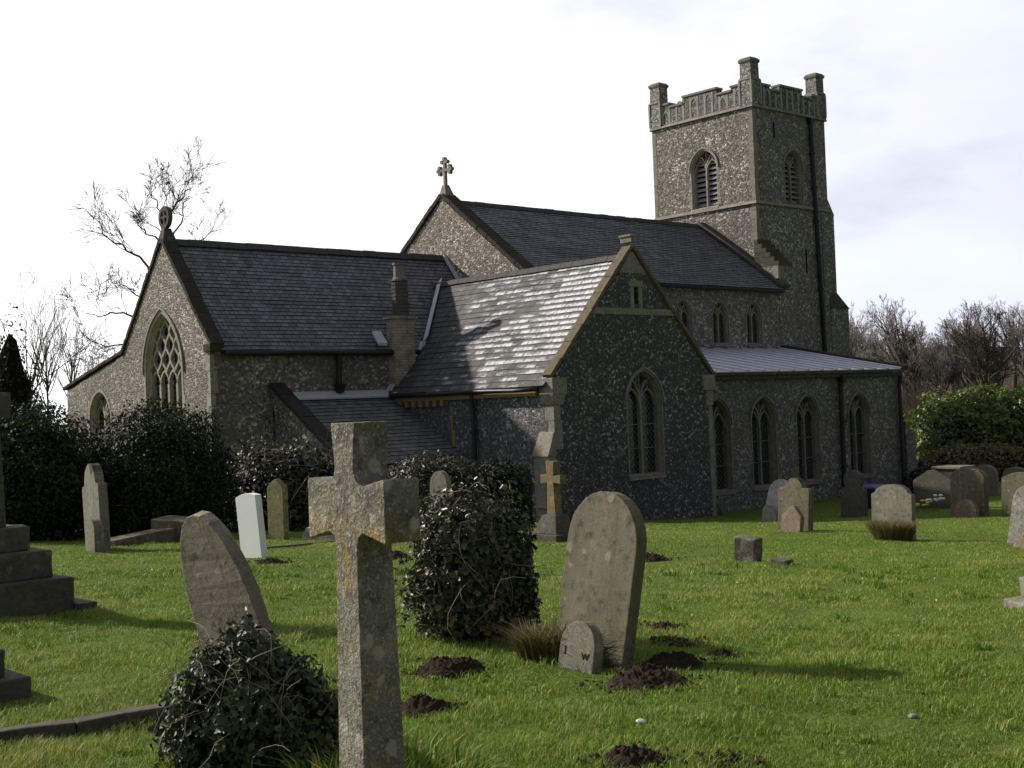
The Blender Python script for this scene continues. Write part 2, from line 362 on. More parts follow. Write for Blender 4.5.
t = NT('bark'); M['bark'] = t.out(t.mix(t.noise(6, 5), (.065, .057, .05), (.125, .11, .095)), .95, .1)
t = NT('twig'); M['twig'] = t.out(t.mix(t.noise(1, 3), (.050, .042, .038), (.085, .07, .06)), .95, .1)
t = NT('twig_far'); M['twig_far'] = t.out(t.mix(t.noise(.08, 3), (.21, .192, .175), (.29, .268, .245)), .95, .1)  # distance haze and sky glare put into a paler twig colour
t = NT('twig_brush'); M['twig_brush'] = t.out(t.mix(t.noise(.15, 4), (.075, .062, .045), (.15, .125, .095)), .95, .1)
t = NT('pale_stem'); M['stem'] = t.out(t.mix(t.noise(7, 4), (.13, .115, .095), (.27, .25, .21)), .8, .2)
t = NT('red_stem'); M['redstem'] = t.out(t.mix(t.noise(3, 4), (.16, .09, .06), (.22, .15, .10)), .85, .2)
t = NT('soil'); n = t.noise(14, 6, .7); M['soil'] = t.out(t.mix(n, (.020, .015, .012), (.075, .050, .037)), 1, .1); t.bump(t.noise(45, 5, .7), 1, .03)
t = NT('litter'); M['litter'] = t.out(t.mix(t.noise(3, 6, .7), (.05, .038, .026), (.10, .075, .05)), 1, .05)
# ground turf
t = NT('turf')
n1 = t.noise(.35, 5, .6); n2 = t.noise(2.3, 6, .65); n3 = t.noise(22, 5, .7)
c = t.mix(t.rng(n2, .3, .7, 0, 1), (.075, .135, .016), (.14, .205, .028))
c = t.mix(t.rng(n1, .4, .65, 0, .55), c, (.15, .165, .04))
c = t.mix(t.rng(n3, .45, .75, 0, .6), c, (.035, .045, .012))
t.bump(t.mul(n3, n2, 'ADD'), .9, .05)
M['turf'] = t.out(c, .95, .1)

# ------------------------------------------------------------------ ground
GP = np.array([(0,0,1.4),(-3,4,1.42),(3,4,1.36),(-2.5,6,1.42),(0.6,8.2,1.33),(-3.2,16.1,1.2),(-6,22.7,.95),(-3.9,11.1,1.4),(5.4,24.8,.40),(6.6,22,.48),(1.1,32,.05),(6,36,-.35),(13.6,44,-.45),(11.6,34.8,-.15),(11.2,31,-.05),(8,20,.55),(20,30,-.1),(9,10,1.15),(-12,12,1.4),(-14,30,.9),(30,60,-.6),(0,60,-.3),(-30,60,.5),(-30,20,1.3),(30,10,1.),(0,-15,1.4),(60,100,-.8),(-60,100,.4),(0,120,-.5)])
def _tps():
    n = len(GP); d = np.linalg.norm(GP[:, None, :2] - GP[None, :, :2], axis=2); K = np.where(d > 0, d*d*np.log(d + 1e-12), 0)
    A = np.zeros((n+3, n+3)); A[:n, :n] = K + .3*np.eye(n); A[:n, n] = 1; A[:n, n+1:] = GP[:, :2]; A[n:, :n] = A[:n, n:].T
    return np.linalg.solve(A, np.r_[GP[:, 2], 0, 0, 0])
TW = _tps()
def gz_np(X, Y):
    X = np.asarray(X, float); Y = np.asarray(Y, float)
    Xc = np.clip(X, -60, 60); Yc = np.clip(Y, -15, 120)
    z = TW[-3] + TW[-2]*Xc + TW[-1]*Yc
    for (a, b, _), w in zip(GP, TW):
        d = np.sqrt((Xc-a)**2 + (Yc-b)**2) + 1e-9; z = z + w*d*d*np.log(d)
    z = np.clip(z, -1, 1.6)
    fade = np.clip(1 - (Y-5)/40, .15, 1)
    z = z + fade*(.025*np.sin(X*1.9+.7*np.sin(Y*1.3))*np.cos(Y*1.7+X*.6) + .018*np.sin(X*4.3+Y*2.1)*np.sin(Y*3.7-X*1.1))
    return z
def gz(x, y): return float(gz_np(x, y))
def axis_grid(lo, hi, core0, core1, fine):
    a = list(np.arange(core0, core1, fine)); s = fine
    x = core1
    while x < hi: a.append(x); s *= 1.25; x += s
    a.append(hi); s = fine; x = core0 - s
    while x > lo: a.insert(0, x); s *= 1.25; x -= s
    a.insert(0, lo); return np.array(a)
gx = axis_grid(-900, 900, -12, 14, .16); gy = axis_grid(-300, 1500, 3, 32, .16)
GX, GY = np.meshgrid(gx, gy); gv = np.stack([GX.ravel(), GY.ravel(), gz_np(GX.ravel(), GY.ravel())], 1)
nx, ny = len(gx), len(gy); ii = np.arange(nx*ny).reshape(ny, nx)
gq = np.stack([ii[:-1, :-1].ravel(), ii[:-1, 1:].ravel(), ii[1:, 1:].ravel(), ii[1:, :-1].ravel()], 1)
ground = np_mesh('ground', gv, quads=gq, mat=M['turf'], smooth=True); tag(ground, kind='structure')

# wooded hill behind
def hill(name, pts, mat):
    # pts: (x, y, height, radius); a broad low swell of ground
    xs = np.linspace(-40, 260, 120); ys = np.linspace(95, 330, 60); X, Y = np.meshgrid(xs, ys)
    Z = np.full(X.shape, -3.0)
    for (a, b, h, r) in pts: Z = np.maximum(Z, -3 + (h+3)*np.exp(-((X-a)/r)**2 - ((Y-b)/(r*.7))**2))
    Z += .6*np.sin(X*.11)*np.cos(Y*.09) + .5*np.sin(X*.31+Y*.2)
    i = np.arange(X.size).reshape(X.shape)
    q = np.stack([i[:-1, :-1].ravel(), i[:-1, 1:].ravel(), i[1:, 1:].ravel(), i[1:, :-1].ravel()], 1)
    return tag(np_mesh(name, np.stack([X.ravel(), Y.ravel(), Z.ravel()], 1), quads=q, mat=mat, smooth=True), kind='structure')
hill('hill', [(70, 210, 9, 60), (130, 230, 12, 70)], M['litter'])

# ------------------------------------------------------------------ church (local frame: x west, y south, built in church units and scaled)
S = 1.25
church = empty('church', (1.0345, 32.3218, 0), 0.729126, label='medieval flint church with square battlemented west tower, slate roofs and gabled transept', cat='church')
EX, EY, EZ = Vector((1, 0, 0)), Vector((0, 1, 0)), Vector((0, 0, 1))
def CB(mb, name, mat, parent=None, **k): return mb.build(name, mat, parent or church, scale=S, **k)

def arch(cu, w, z0, zs, za, off=0.0, n=9, base=True):
    h = za - zs; R = (w*w/4 + h*h) / w; r = R + off
    zt = zs + math.sqrt(max(r*r - (R - w/2)**2, 1e-6))
    a1 = math.atan2(zt - zs, -(R - w/2)) # angle at apex from left-arc centre (cu - w/2 + R)
    pts = [(cu - w/2 - off, z0 - (off if base else 0))]
    for k in range(n+1):
        a = math.pi + (a1 - math.pi)*k/n
        pts.append((cu - w/2 + R + r*math.cos(a), zs + r*math.sin(a)))
    for k in range(n-1, -1, -1):
        u, z = pts[1+k]; pts.append((2*cu - u, z))
    pts.append((cu + w/2 + off, z0 - (off if base else 0)))
    return pts

class Wall:
    # plane through O, horizontal axis U, outward normal N
    def __init__(s, O, U, N): s.O, s.U, s.N = Vector(O), Vector(U), Vector(N)
    def P(s, u, z, n=0): return s.O + s.U*u + EZ*z + s.N*n
    def panel(s, mb, outline, holes, t):
        bm = bmesh.new(); edges = []
        loops = [outline] + holes
        for lp in loops:
            vs = [bm.verts.new((u, z, 0)) for u, z in lp]
            edges += [bm.edges.new((vs[i], vs[(i+1) % len(vs)])) for i in range(len(vs))]
        bmesh.ops.triangle_fill(bm, use_beauty=True, use_dissolve=False, edges=edges)
        bm.verts.index_update()
        vs = [(v.co.x, v.co.y) for v in bm.verts]; n = len(vs)
        tri = [tuple(v.index for v in f.verts) for f in bm.faces]
        bm.free()
        fs = list(tri) + [tuple(i+n for i in reversed(f)) for f in tri]
        b = 0
        for lp in loops:
            k = len(lp); fs += [(b+i, b+(i+1) % k, b+(i+1) % k+n, b+i+n) for i in range(k)]; b += k
        mb.add([s.P(u, z) for u, z in vs] + [s.P(u, z, -t) for u, z in vs], fs)
    def bar(s, mb, pts, w, n0, n1, ends=True):
        m = len(pts); L = []; Rr = []
        for i in range(m):
            a = Vector(pts[max(i-1, 0)]); b = Vector(pts[min(i+1, m-1)]); d = (b - a)
            if d.length < 1e-6: d = Vector((0, 1))
            d.normalize(); q = Vector((-d.y, d.x))*w/2
            L.append(Vector(pts[i]) + q); Rr.append(Vector(pts[i]) - q)
        vs = [s.P(*p, n0) for p in L] + [s.P(*p, n0) for p in Rr] + [s.P(*p, n1) for p in L] + [s.P(*p, n1) for p in Rr]
        fs = []
        for i in range(m-1):
            fs += [(i, i+1, m+i+1, m+i), (2*m+i, 3*m+i, 3*m+i+1, 2*m+i+1), (i, 2*m+i, 2*m+i+1, i+1), (m+i, m+i+1, 3*m+i+1, 3*m+i)]
        fs += [(0, m, 3*m, 2*m), (m-1, 2*m-1+2*m, 2*m-1+m, 2*m-1)] if False else [(0, m, 3*m, 2*m), (m-1, 3*m-1, 4*m-1, 2*m-1)]
        mb.add(vs, fs)
    def loft(s, mb, rings):          # rings: list of (outline, n)
        k = len(rings[0][0]); vs = []
        for lp, n in rings: vs += [s.P(u, z, n) for u, z in lp]
        fs = []
        for r in range(len(rings)-1):
            fs += [(r*k+i, r*k+(i+1) % k, (r+1)*k+(i+1) % k, (r+1)*k+i) for i in range(k)]
        mb.add(vs, fs)

def in_arch(u, z, cu, w, zs, za):
    h = za - zs; R = (w*w/4 + h*h)/w; du = abs(u - cu)
    if z < zs: return du < w/2
    return (du + R - w/2)**2 + (z - zs)**2 < R*R

def window(wall, cu, w, z0, zs, za, ring=.11, kind='two', hood=False, mat='stone', glass='glass', depth=.2):
    hole = arch(cu, w, z0, zs, za, ring + .002)
    def make():
        mb = MB()
        o, i1, i0 = arch(cu, w, z0, zs, za, ring), arch(cu, w, z0, zs, za, ring*.45), arch(cu, w, z0, zs, za, 0)
        wall.loft(mb, [(o, -.26), (o, .008), (i1, .008), (i1, -.03), (i0, -depth*.6), (i0, -.35)])
        mb.hexa([wall.P(u, z, n) for u, z, n in ((cu-w/2-ring, z0-ring-.06, -.02), (cu+w/2+ring, z0-ring-.06, -.02), (cu+w/2+ring, z0-ring-.06, .05), (cu-w/2-ring, z0-ring-.06, .05))],
                [wall.P(u, z, n) for u, z, n in ((cu-w/2-ring, z0-ring-.003, -.02), (cu+w/2+ring, z0-ring-.003, -.02), (cu+w/2+ring, z0-ring-.02, .05), (cu-w/2-ring, z0-ring-.02, .05))])
        rr = random.Random(int(cu*100) + int(z0*10))
        zz = z0
        while zz < zs - .1 and ring > .07:      # jamb stones bonding into the flint
            hh = .18 + rr.random()*.12
            for sg in (-1, 1):
                if rr.random() < .5:
                    a = cu + sg*(w/2 + ring - .01); b = a + sg*(.05 + .05*rr.random())
                    u0, u1 = min(a, b), max(a, b)
                    mb.hexa([wall.P(u, zz, n) for u, n in ((u0, -.05), (u1, -.05), (u1, .006), (u0, .006))], [wall.P(u, min(zz+hh, zs), n) for u, n in ((u0, -.05), (u1, -.05), (u1, .006), (u0, .006))])
            zz += hh
        if hood:
            h = arch(cu, w, zs, zs, za, ring + .03, base=False); wall.bar(mb, h, .045, -.02, .04)
        f = CB(mb, 'window', M[mat])
        # tracery
        tb = MB(); d = -depth*.6; bw = .055
        h = za - zs; R = (w*w/4 + h*h)/w
        def clip(p): return [q for q in p if in_arch(q[0], q[1], cu, w + .02, zs, za + .01)]
        if kind == 'net':
            nl = 4; s_ = w/nl
            for k in range(1, nl): wall.bar(tb, [(cu - w/2 + s_*k, z0), (cu - w/2 + s_*k, zs - .25)], .085, d-.10, d)
            for k in range(nl):            # light heads
                c = cu - w/2 + s_*(k+.5); wall.bar(tb, arch(c, s_, zs-.25, zs-.25, zs+.05, 0, 6), .05, d-.09, d-.01)
            per = .62; q = s_/2; zb = zs + .0
            for k in range(0, 2*nl+1):
                pts = []
                for j in range(60):
                    z = zb + j*(za-zb)/59
                    pts.append((cu - w/2 + q*k + q*.5*math.cos(math.pi*(z-zb)/(per/2)*1.0 + math.pi*k), z))
                pts = clip(pts)
                if len(pts) > 3: wall.bar(tb, pts, .062, d-.09, d-.005*(k % 3))
        elif kind == 'two':
            wall.bar(tb, [(cu, z0), (cu, zs)], bw, d-.1, d)
            for sg in (-1, 1):
                pts = []
                for j in range(9):           # branch repeating the curve of the main arch
                    a = j/8*math.acos((R - w/2 + w*.25 - w*.02)/R if abs((R - w*.27)/R) < 1 else .5)
                    pts.append((cu + sg*(-R + R*math.cos(a)) , zs + R*math.sin(a)))
                pts = clip(pts)
                if len(pts) > 2: wall.bar(tb, pts, bw*.8, d-.09, d-.006 - (.003 if sg > 0 else 0))
            for sg in (-1, 1):
                c = cu + sg*w/4; hs = zs - .05
                wall.bar(tb, arch(c, w/2*.94, hs, hs, hs + w*.36, 0, 6), bw*.6, d-.085, d-.014)
                top = clip([(c, hs + w*.36 + k*.05) for k in range(20)])
                if len(top) > 1: wall.bar(tb, top, bw*.45, d-.08, d-.018)
            if za - zs > .3:
                top = [(cu, zs + .12 + k*.04) for k in range(30)]; top = clip([q for q in top if q[1] < za - .02])
                if len(top) > 1: wall.bar(tb, top, bw*.5, d-.08, d-.02)
            if glass == 'glass' and zs - z0 > .9:
                for zz in (z0 + (zs-z0)*.36, z0 + (zs-z0)*.70):
                    wall.bar(tb, [(cu-w/2, zz), (cu+w/2, zz)], .014, d-.075, d-.06)
        if tb.v: CB(tb, 'tracery', M[mat if mat != 'stone_pale' else 'stone_pale'], f)
        g = MB(); ol = arch(cu, w, z0, zs, za, .01)
        n = len(ol); g.add([wall.P(u, z, (-depth - .03) if glass == 'glass' else -.34) for u, z in ol], [tuple(range(n))])
        CB(g, 'glass' if glass == 'glass' else 'recess', M['glass' if glass == 'glass' else 'void'], f)
        if glass == 'louvre':
            lb = MB(); zz = z0 + .04; k = 0
            while zz < za - .12:
                hw = w/2
                if zz > zs:
                    hw = max(R - w/2 and (math.sqrt(max(R*R - (zz+.1-zs)**2, 0)) - (R - w/2)), 0)
                if hw > .06:
                    lb.hexa([wall.P(u, z, nn) for u, z, nn in ((cu-hw, zz, -.19), (cu+hw, zz, -.19), (cu+hw, zz+.10, -.30), (cu-hw, zz+.10, -.30))],
                            [wall.P(u, z, nn) for u, z, nn in ((cu-hw, zz+.03, -.19), (cu+hw, zz+.03, -.19), (cu+hw, zz+.13, -.30), (cu-hw, zz+.13, -.30))])
                zz += .165 if zz < zs else .15
            CB(lb, 'louvre', M['louvre'], f)
        return f
    return hole, make

def slate_roof(mb, e0, e1, r0, r1, course, lift=.012, thick=.012, uo=0.0):
    e0, e1, r0, r1 = map(Vector, (e0, e1, r0, r1))
    L = ((r0 + r1)/2 - (e0 + e1)/2).length; n = max(2, round(L/course))
    nrm = (e1 - e0).cross(r0 - e0).normalized()
    if nrm.z < 0: nrm = -nrm
    ax = (e1 - e0).normalized()
    rr = random.Random(int(L*1000))
    for k in range(n):
        t0, t1 = k/n, min((k + 1.25)/n, 1)
        a, b = e0.lerp(r0, t0), e1.lerp(r1, t0); c, d = e1.lerp(r1, t1), e0.lerp(r0, t1)
        m_ = 14                            # slightly uneven lower edge
        w = [rr.uniform(-.006, .006) for _ in range(m_+1)]
        lo = [a.lerp(b, i/m_) + nrm*(lift + thick*.3 + w[i]*.8) + (r0 - e0).normalized()*w[i] for i in range(m_+1)]
        hi = [d.lerp(c, i/m_) + nrm*.004 for i in range(m_+1)]
        bt = [a.lerp(b, i/m_) - nrm*.01 for i in range(m_+1)]
        base = len(mb.v); mb.v += [tuple(v) for v in lo + hi + bt]
        for i in range(m_):
            mb.uv[len(mb.f)] = [(S*(q - e0).dot(ax) + uo, v) for q, v in ((lo[i], (k+.01)*course*S), (lo[i+1], (k+.01)*course*S), (hi[i+1], (k+1.24)*course*S), (hi[i], (k+1.24)*course*S))]
            mb.f.append((base+i, base+i+1, base+m_+1+i+1, base+m_+1+i))
            mb.uv[len(mb.f)] = [(S*(lo[i] - e0).dot(ax) + uo, (k+.05)*course*S)]*4
            mb.f.append((base+2*(m_+1)+i, base+2*(m_+1)+i+1, base+i+1, base+i))

def quoins(mb, corner, a, b, z0, z1, la=.3, lb=.16, hh=.26, pr=.006, seed=1):
    # alternating stones on a corner: a, b are the two horizontal directions along the faces (away from the corner)
    corner, a, b = Vector(corner), Vector(a), Vector(b); rr = random.Random(seed); z = z0; k = 0
    while z < z1:
        h = min(hh*rr.uniform(.8, 1.2), z1 - z)
        if h < .06: break
        l1, l2 = (la, lb) if k % 2 else (lb, la)
        l1 *= rr.uniform(.85, 1.15); l2 *= rr.uniform(.85, 1.15)
        p = corner - a*pr - b*pr + EZ*z
        mb.hexa((p, p + a*l1, p + a*l1 + b*l2, p + b*l2), [q + EZ*(h - .008) for q in (p, p + a*l1, p + a*l1 + b*l2, p + b*l2)])
        z += h; k += 1

def gable_coping(mb, pts, depth_vec, th, out):
    # a run of coping stones up a gable; depth_vec across the wall, out = outward offset
    rr = random.Random(int(abs(pts[0][2])*1000) + len(mb.v))
    for a, b in zip(pts[:-1], pts[1:]):
        a, b = Vector(a) + Vector(out), Vector(b) + Vector(out); d = (b - a).normalized(); dv = Vector(depth_vec)
        n = d.cross(dv).normalized()
        if n.z < 0: n = -n
        L = (b - a).length; k = max(2, round(L/.46))
        for i in range(k):
            e = n*rr.uniform(-.008, .008) + dv.normalized()*rr.uniform(-.008, .008)
            mb.slab(a + d*(L*i/k) + e, a + d*(L*(i+1)/k - .010) + e, dv, n*th)

# --- wall planes
wCN = Wall((0, 5.572, 0), EX, -EY); wCE = Wall((-4.666, 0, 0), EY, -EX)
wTN = Wall((0, 0, 0), EX, -EY); wTE = Wall((0, 0, 0), EY, -EX); wTW = Wall((5, 0, 0), EY, EX)
wNE = Wall((3.42, 0, 0), EY, -EX); wNN = Wall((0, 4.56, 0), EX, -EY)
wAN = Wall((0, .657, 0), EX, -EY); wAW = Wall((14.12, 0, 0), EY, EX)
wWE = Wall((14.25, 0, 0), EY, -EX); wWN = Wall((0, 5.51, 0), EX, -EY); wWW = Wall((18.11, 0, 0), EY, EX); wWS = Wall((0, 9.66, 0), EX, EY)
B0 = -1.2
makers = []
def win(*a, **k):
    h, f = window(*a, **k); makers.append(f); return h

# --- chancel
mb = MB()
wCN.panel(mb, [(-4.31, B0), (3.4, B0), (3.4, 3.95), (-4.31, 3.95)], [], .35)
CB(mb, 'chancel_wall', M['flint'])
mb = MB()
h1 = win(wCE, 7.72, 1.62, 1.5, 3.45, 4.72, ring=.14, kind='net', mat='stone_pale', hood=True)
h2 = win(wCE, 11.13, 1.1, 1.2, 2.45, 3.08, ring=.12, kind='two', mat='stone_pale', hood=False)
wCE.panel(mb, [(5.572, B0), (13.06, B0), (13.06, 3.22), (9.75, 3.95), (7.59, 6.36), (5.572, 3.97)], [h1, h2], .35)
CB(mb, 'gable_wall', M['flint_warm'])
mb = MB(); wAS = Wall((0, 13.06, 0), EX, EY); wAS.panel(mb, [(-4.31, B0), (14.1, B0), (14.1, 3.2), (-4.31, 3.2)], [], .35); CB(mb, 'aisle_wall', M['flint_warm'])
rf = MB()
slate_roof(rf, (-4.45, 5.43, 3.83), (3.42, 5.43, 3.83), (-4.45, 7.59, 6.37), (3.42, 7.59, 6.37), .12)
slate_roof(rf, (-4.45, 9.75, 3.83), (3.42, 9.75, 3.83), (-4.45, 7.59, 6.37), (3.42, 7.59, 6.37), .12)
chr_ = CB(rf, 'chancel_roof', M['slate'], recalc=False)
rf = MB(); slate_roof(rf, (-4.45, 13.2, 3.15), (14.2, 13.2, 3.15), (-4.45, 9.7, 3.92), (14.2, 9.7, 3.92), .16); CB(rf, 'aisle_roof', M['slate'], recalc=False)
def ridge(p0, p1, parent, r=.10, mat='ridge'):
    p0, p1 = Vector(p0), Vector(p1); n = max(2, int((p1-p0).length/.36)); mb = MB(); rr = random.Random(n)
    d = (p1-p0).normalized(); sd_ = Vector((-d.y, d.x, 0))
    for k in range(n):
        a, b = p0.lerp(p1, k/n), p0.lerp(p1, (k+.97)/n); dz = EZ*rr.uniform(-.008, .008); h = r
        mb.hexa((a - sd_*r*1.2 - EZ*h*.8 + dz, b - sd_*r*1.2 - EZ*h*.8 + dz, b + sd_*r*1.2 - EZ*h*.8 + dz, a + sd_*r*1.2 - EZ*h*.8 + dz),
                (a - sd_*r*.35 + EZ*h*.6 + dz, b - sd_*r*.35 + EZ*h*.6 + dz, b + sd_*r*.35 + EZ*h*.6 + dz, a + sd_*r*.35 + EZ*h*.6 + dz))
    return CB(mb, 'ridge', M[mat], parent)
def gutter(p0, p1, parent, r=.06, mat='iron'):
    mb = MB(); p0, p1 = Vector(p0), Vector(p1); n = int((p1-p0).length/.8) + 2
    mb.tube([p0.lerp(p1, i/(n-1)) + EZ*(-.012*math.sin(i*1.7)) for i in range(n)], r, 8)
    return CB(mb, 'gutter', M[mat], parent, smooth=True)
ridge((-4.4, 7.59, 6.40), (3.4, 7.59, 6.40), chr_, .11); gutter((-4.4, 5.40, 3.77), (1.0, 5.40, 3.77), chr_)
mb = MB(); mb.slab((3.34, 5.5, 3.93), (3.34, 7.55, 6.42), (.078, 0, 0), (0, -.03, .07)); CB(mb, 'flashing', M['lead'], chr_)
mb = MB(); gable_coping(mb, [(-4.71, 5.50, 3.92), (-4.71, 7.59, 6.40)], (.33, 0, 0), .09, (0, 0, 0)); gable_coping(mb, [(-4.71, 7.59, 6.40), (-4.71, 9.78, 3.93)], (.33, 0, 0), .09, (0, 0, 0))
gable_coping(mb, [(-4.71, 9.78, 4.0), (-4.71, 13.25, 3.24)], (.42, 0, 0), .08, (0, 0, 0))
mb.box(-4.72, -4.38, 5.45, 5.75, 3.80, 3.97)
CB(mb, 'coping', M['coping_moss'], bevel=.015, wear=.012)
mb = MB(); quoins(mb, (-4.666, 5.572, 0), EX, EY, B0, 3.75, .17, .12, .45, seed=4); CB(mb, 'quoin', M['stone_pale'])
mb = MB(); mb.hexa(((-4.73, 5.45, B0), (-3.25, 5.45, B0), (-3.25, 5.57, B0), (-4.73, 5.57, B0)), ((-4.73, 5.45, 2.60), (-3.25, 5.45, 2.60), (-3.25, 5.57, 2.66), (-4.73, 5.57, 2.66))); CB(mb, 'buttress', M['flint'])
def drainpipe(pts, hopper=None, r=.055):
    mb = MB(); mb.tube(pts, r, 8)
    a, b = Vector(pts[0]), Vector(pts[-1]); n = int((a-b).length/1.2) + 1
    for k in range(1, n):
        p = a.lerp(b, k/n); mb.tube([p - EZ*.03, p + EZ*.03], r*1.45, 8)
    d = CB(mb, 'drainpipe', M['iron'])
    if hopper:
        h = MB(); x, y, z = hopper; h.hexa(((x-.06, y-.06, z-.12), (x+.06, y-.06, z-.12), (x+.06, y+.06, z-.12), (x-.06, y+.06, z-.12)), ((x-.12, y-.1, z+.08), (x+.12, y-.1, z+.08), (x+.12, y+.08, z+.08), (x-.12, y+.08, z+.08))); CB(h, 'hopper', M['iron'], d)
    return d
drainpipe([(-1.47, 5.46, 3.76), (-1.49, 5.47, 3.0), (-1.5, 5.40, 2.88)], (-1.49, 5.44, 2.98), .065)
def wheel_cross(x, y, z, h):
    mb = MB(); ring = []
    for rr_, n in ((1, 20),):
        for k in range(n):
            a, b = 2*math.pi*k/n, 2*math.pi*(k+1)/n
            def q(t, s_): return (y + .40*h*s_*math.sin(t), z + h*.56 + .40*h*s_*math.cos(t))
            P = [q(a, 1), q(b, 1), q(b, .66), q(a, .66)]
            mb.hexa([(x-.05, *p) for p in P], [(x+.05, *p) for p in P])
    mb.box(x-.045, x+.045, y-.035, y+.035, z, z+h*.97); mb.box(x-.043, x+.043, y-.36*h, y+.36*h, z+h*.53, z+h*.62)
    mb.hexa(((x-.16, y-.16, z-.22), (x+.2, y-.16, z-.22), (x+.2, y+.16, z-.22), (x-.16, y+.16, z-.22)), ((x-.07, y-.07, z+.10), (x+.09, y-.07, z+.10), (x+.09, y+.07, z+.10), (x-.07, y+.07, z+.10)))
    return CB(mb, 'gable_cross', M['stone_dark'])
wheel_cross(-4.55, 7.59, 6.58, .62)
# chimney
mb = MB(); mb.box(.0, .56, 5.26, 5.62, 1.9, 4.56); mb.box(-.06, .62, 5.20, 5.68, 4.561, 4.63)
def ngon_stack(mb, cx, cy, zs, n=8):
    for (z0, r0), (z1, r1) in zip(zs[:-1], zs[1:]):
        a = [(cx + r0*math.cos(2*math.pi*(k+.5)/n), cy + r0*math.sin(2*math.pi*(k+.5)/n), z0) for k in range(n)]; b = [(cx + r1*math.cos(2*math.pi*(k+.5)/n), cy + r1*math.sin(2*math.pi*(k+.5)/n), z1) for k in range(n)]
        mb.add(a + b, [tuple(range(n)), tuple(range(n, 2*n))] + [(i, (i+1) % n, (i+1) % n + n, i+n) for i in range(n)])
chim = CB(mb, 'chimney', M['brick'])
mb = MB(); ngon_stack(mb, .28, 5.41, [(4.632, .21)] + [q for k in range(9) for q in ((4.64 + k*.09, .205), (4.70 + k*.09, .205), (4.705 + k*.09, .190), (4.725 + k*.09, .190))] + [(5.46, .22), (5.50, .18)]); CB(mb, 'chimney_stack', M['brick_dark'], chim)
mb = MB(); ngon_stack(mb, .28, 5.41, [(5.502, .17), (5.56, .14), (5.82, .13), (5.84, .16), (5.89, .16)], 12); CB(mb, 'chimney_pot', M['pot'], chim, smooth=False)
mb = MB(); mb.slab((-.42, 5.36, 3.93), (-.18, 5.36, 3.93), (0, .26, .3), (0, -.02, .06)); CB(mb, 'flashing', M['lead'], chim)

# --- vestry lean-to
mb = MB(); wVE = Wall((-3.21, 0, 0), EY, -EX); wVE.panel(mb, [(5.57, B0), (5.57, 2.98), (2.9, 1.33), (2.9, B0)], [], .3)
wVN = Wall((0, 2.9, 0), EX, -EY); wVN.panel(mb, [(-2.9, B0), (-.01, B0), (-.01, 1.3), (-2.9, 1.3)], [], .3)
CB(mb, 'vestry_wall', M['flint'])
rf = MB(); slate_roof(rf, (-2.95, 2.75, 1.30), (-.01, 2.75, 1.30), (-2.95, 5.55, 2.80), (-.01, 5.55, 2.80), .16); vr = CB(rf, 'vestry_roof', M['slate_green'], recalc=False)
mb = MB(); mb.slab((-2.92, 5.30, 2.72), (-.02, 5.30, 2.72), (0, .27, .15), (0, -.012, .035)); CB(mb, 'flashing', M['lead'], vr)
mb = MB(); gable_coping(mb, [(-3.27, 2.7, 1.25), (-3.27, 5.6, 3.04)], (.36, 0, 0), .10, (0, 0, 0)); CB(mb, 'coping', M['wood_dark'], bevel=.01)

# --- transept
mb = MB()
hT = win(wTN, 2.73, 1.04, .84, 2.36, 3.04, ring=.065, kind='two', mat='stone', hood=True)
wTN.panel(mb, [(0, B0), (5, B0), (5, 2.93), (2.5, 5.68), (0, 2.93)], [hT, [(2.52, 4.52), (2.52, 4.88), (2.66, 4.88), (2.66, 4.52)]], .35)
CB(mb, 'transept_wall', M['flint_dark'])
mb = MB()
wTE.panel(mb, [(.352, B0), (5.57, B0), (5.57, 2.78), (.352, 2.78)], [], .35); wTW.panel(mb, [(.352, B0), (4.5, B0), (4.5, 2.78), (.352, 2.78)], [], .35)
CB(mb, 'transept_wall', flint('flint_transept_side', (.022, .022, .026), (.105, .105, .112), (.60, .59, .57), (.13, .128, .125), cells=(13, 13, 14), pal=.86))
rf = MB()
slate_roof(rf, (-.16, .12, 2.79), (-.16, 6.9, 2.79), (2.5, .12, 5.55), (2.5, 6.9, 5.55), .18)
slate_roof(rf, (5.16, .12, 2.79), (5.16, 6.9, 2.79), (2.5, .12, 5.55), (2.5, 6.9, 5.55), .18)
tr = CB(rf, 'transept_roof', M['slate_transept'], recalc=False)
ridge((2.5, .3, 5.58), (2.5, 6.95, 5.58), tr, .09); gutter((-.2, .25, 2.74), (-.2, 5.5, 2.74), tr, .045)
mb = MB()
mb.slab((.90, 5.40, 3.96), (2.5, 6.76, 5.57), (.17, .0, .174), (-.03, -.03, .045)); mb.slab((-.1, 5.38, 2.86), (1.0, 5.38, 4.0), (0, .185, 0), (-.02, 0, .05))
CB(mb, 'flashing', M['lead'], tr)
mb = MB(); mb.box(-.10, -.003, .42, 5.55, 2.60, 2.69); CB(mb, 'cornice', M['ochre'])
mb = MB()
for k in range(7):
    mb = MB(); mb.box(-.11, -.003, 3.45 + k*.26, 3.57 + k*.26, 2.47, 2.597); CB(mb, 'corbel', M['ochre'])
mb = MB(); quoins(mb, (-.004, 3.30, 0), EY*-1, EX, .3, 2.45, .10, .05, .4, seed=5); CB(mb, 'quoin', M['ochre'])
drainpipe([(-.12, 2.45, 2.7), (-.09, 2.45, 2.4), (-.09, 2.45, .2)], None, .05)
mb = MB(); sl = Vector((2.5, 0, 2.75)).normalized()
gable_coping(mb, [(-.03, -.05, 3.04), (2.5, -.05, 5.82)], (0, .27, 0), .08, (0, 0, -.08)); gable_coping(mb, [(2.5, -.05, 5.82), (5.06, -.05, 3.0)], (0, .27, 0), .08, (0, 0, -.08))
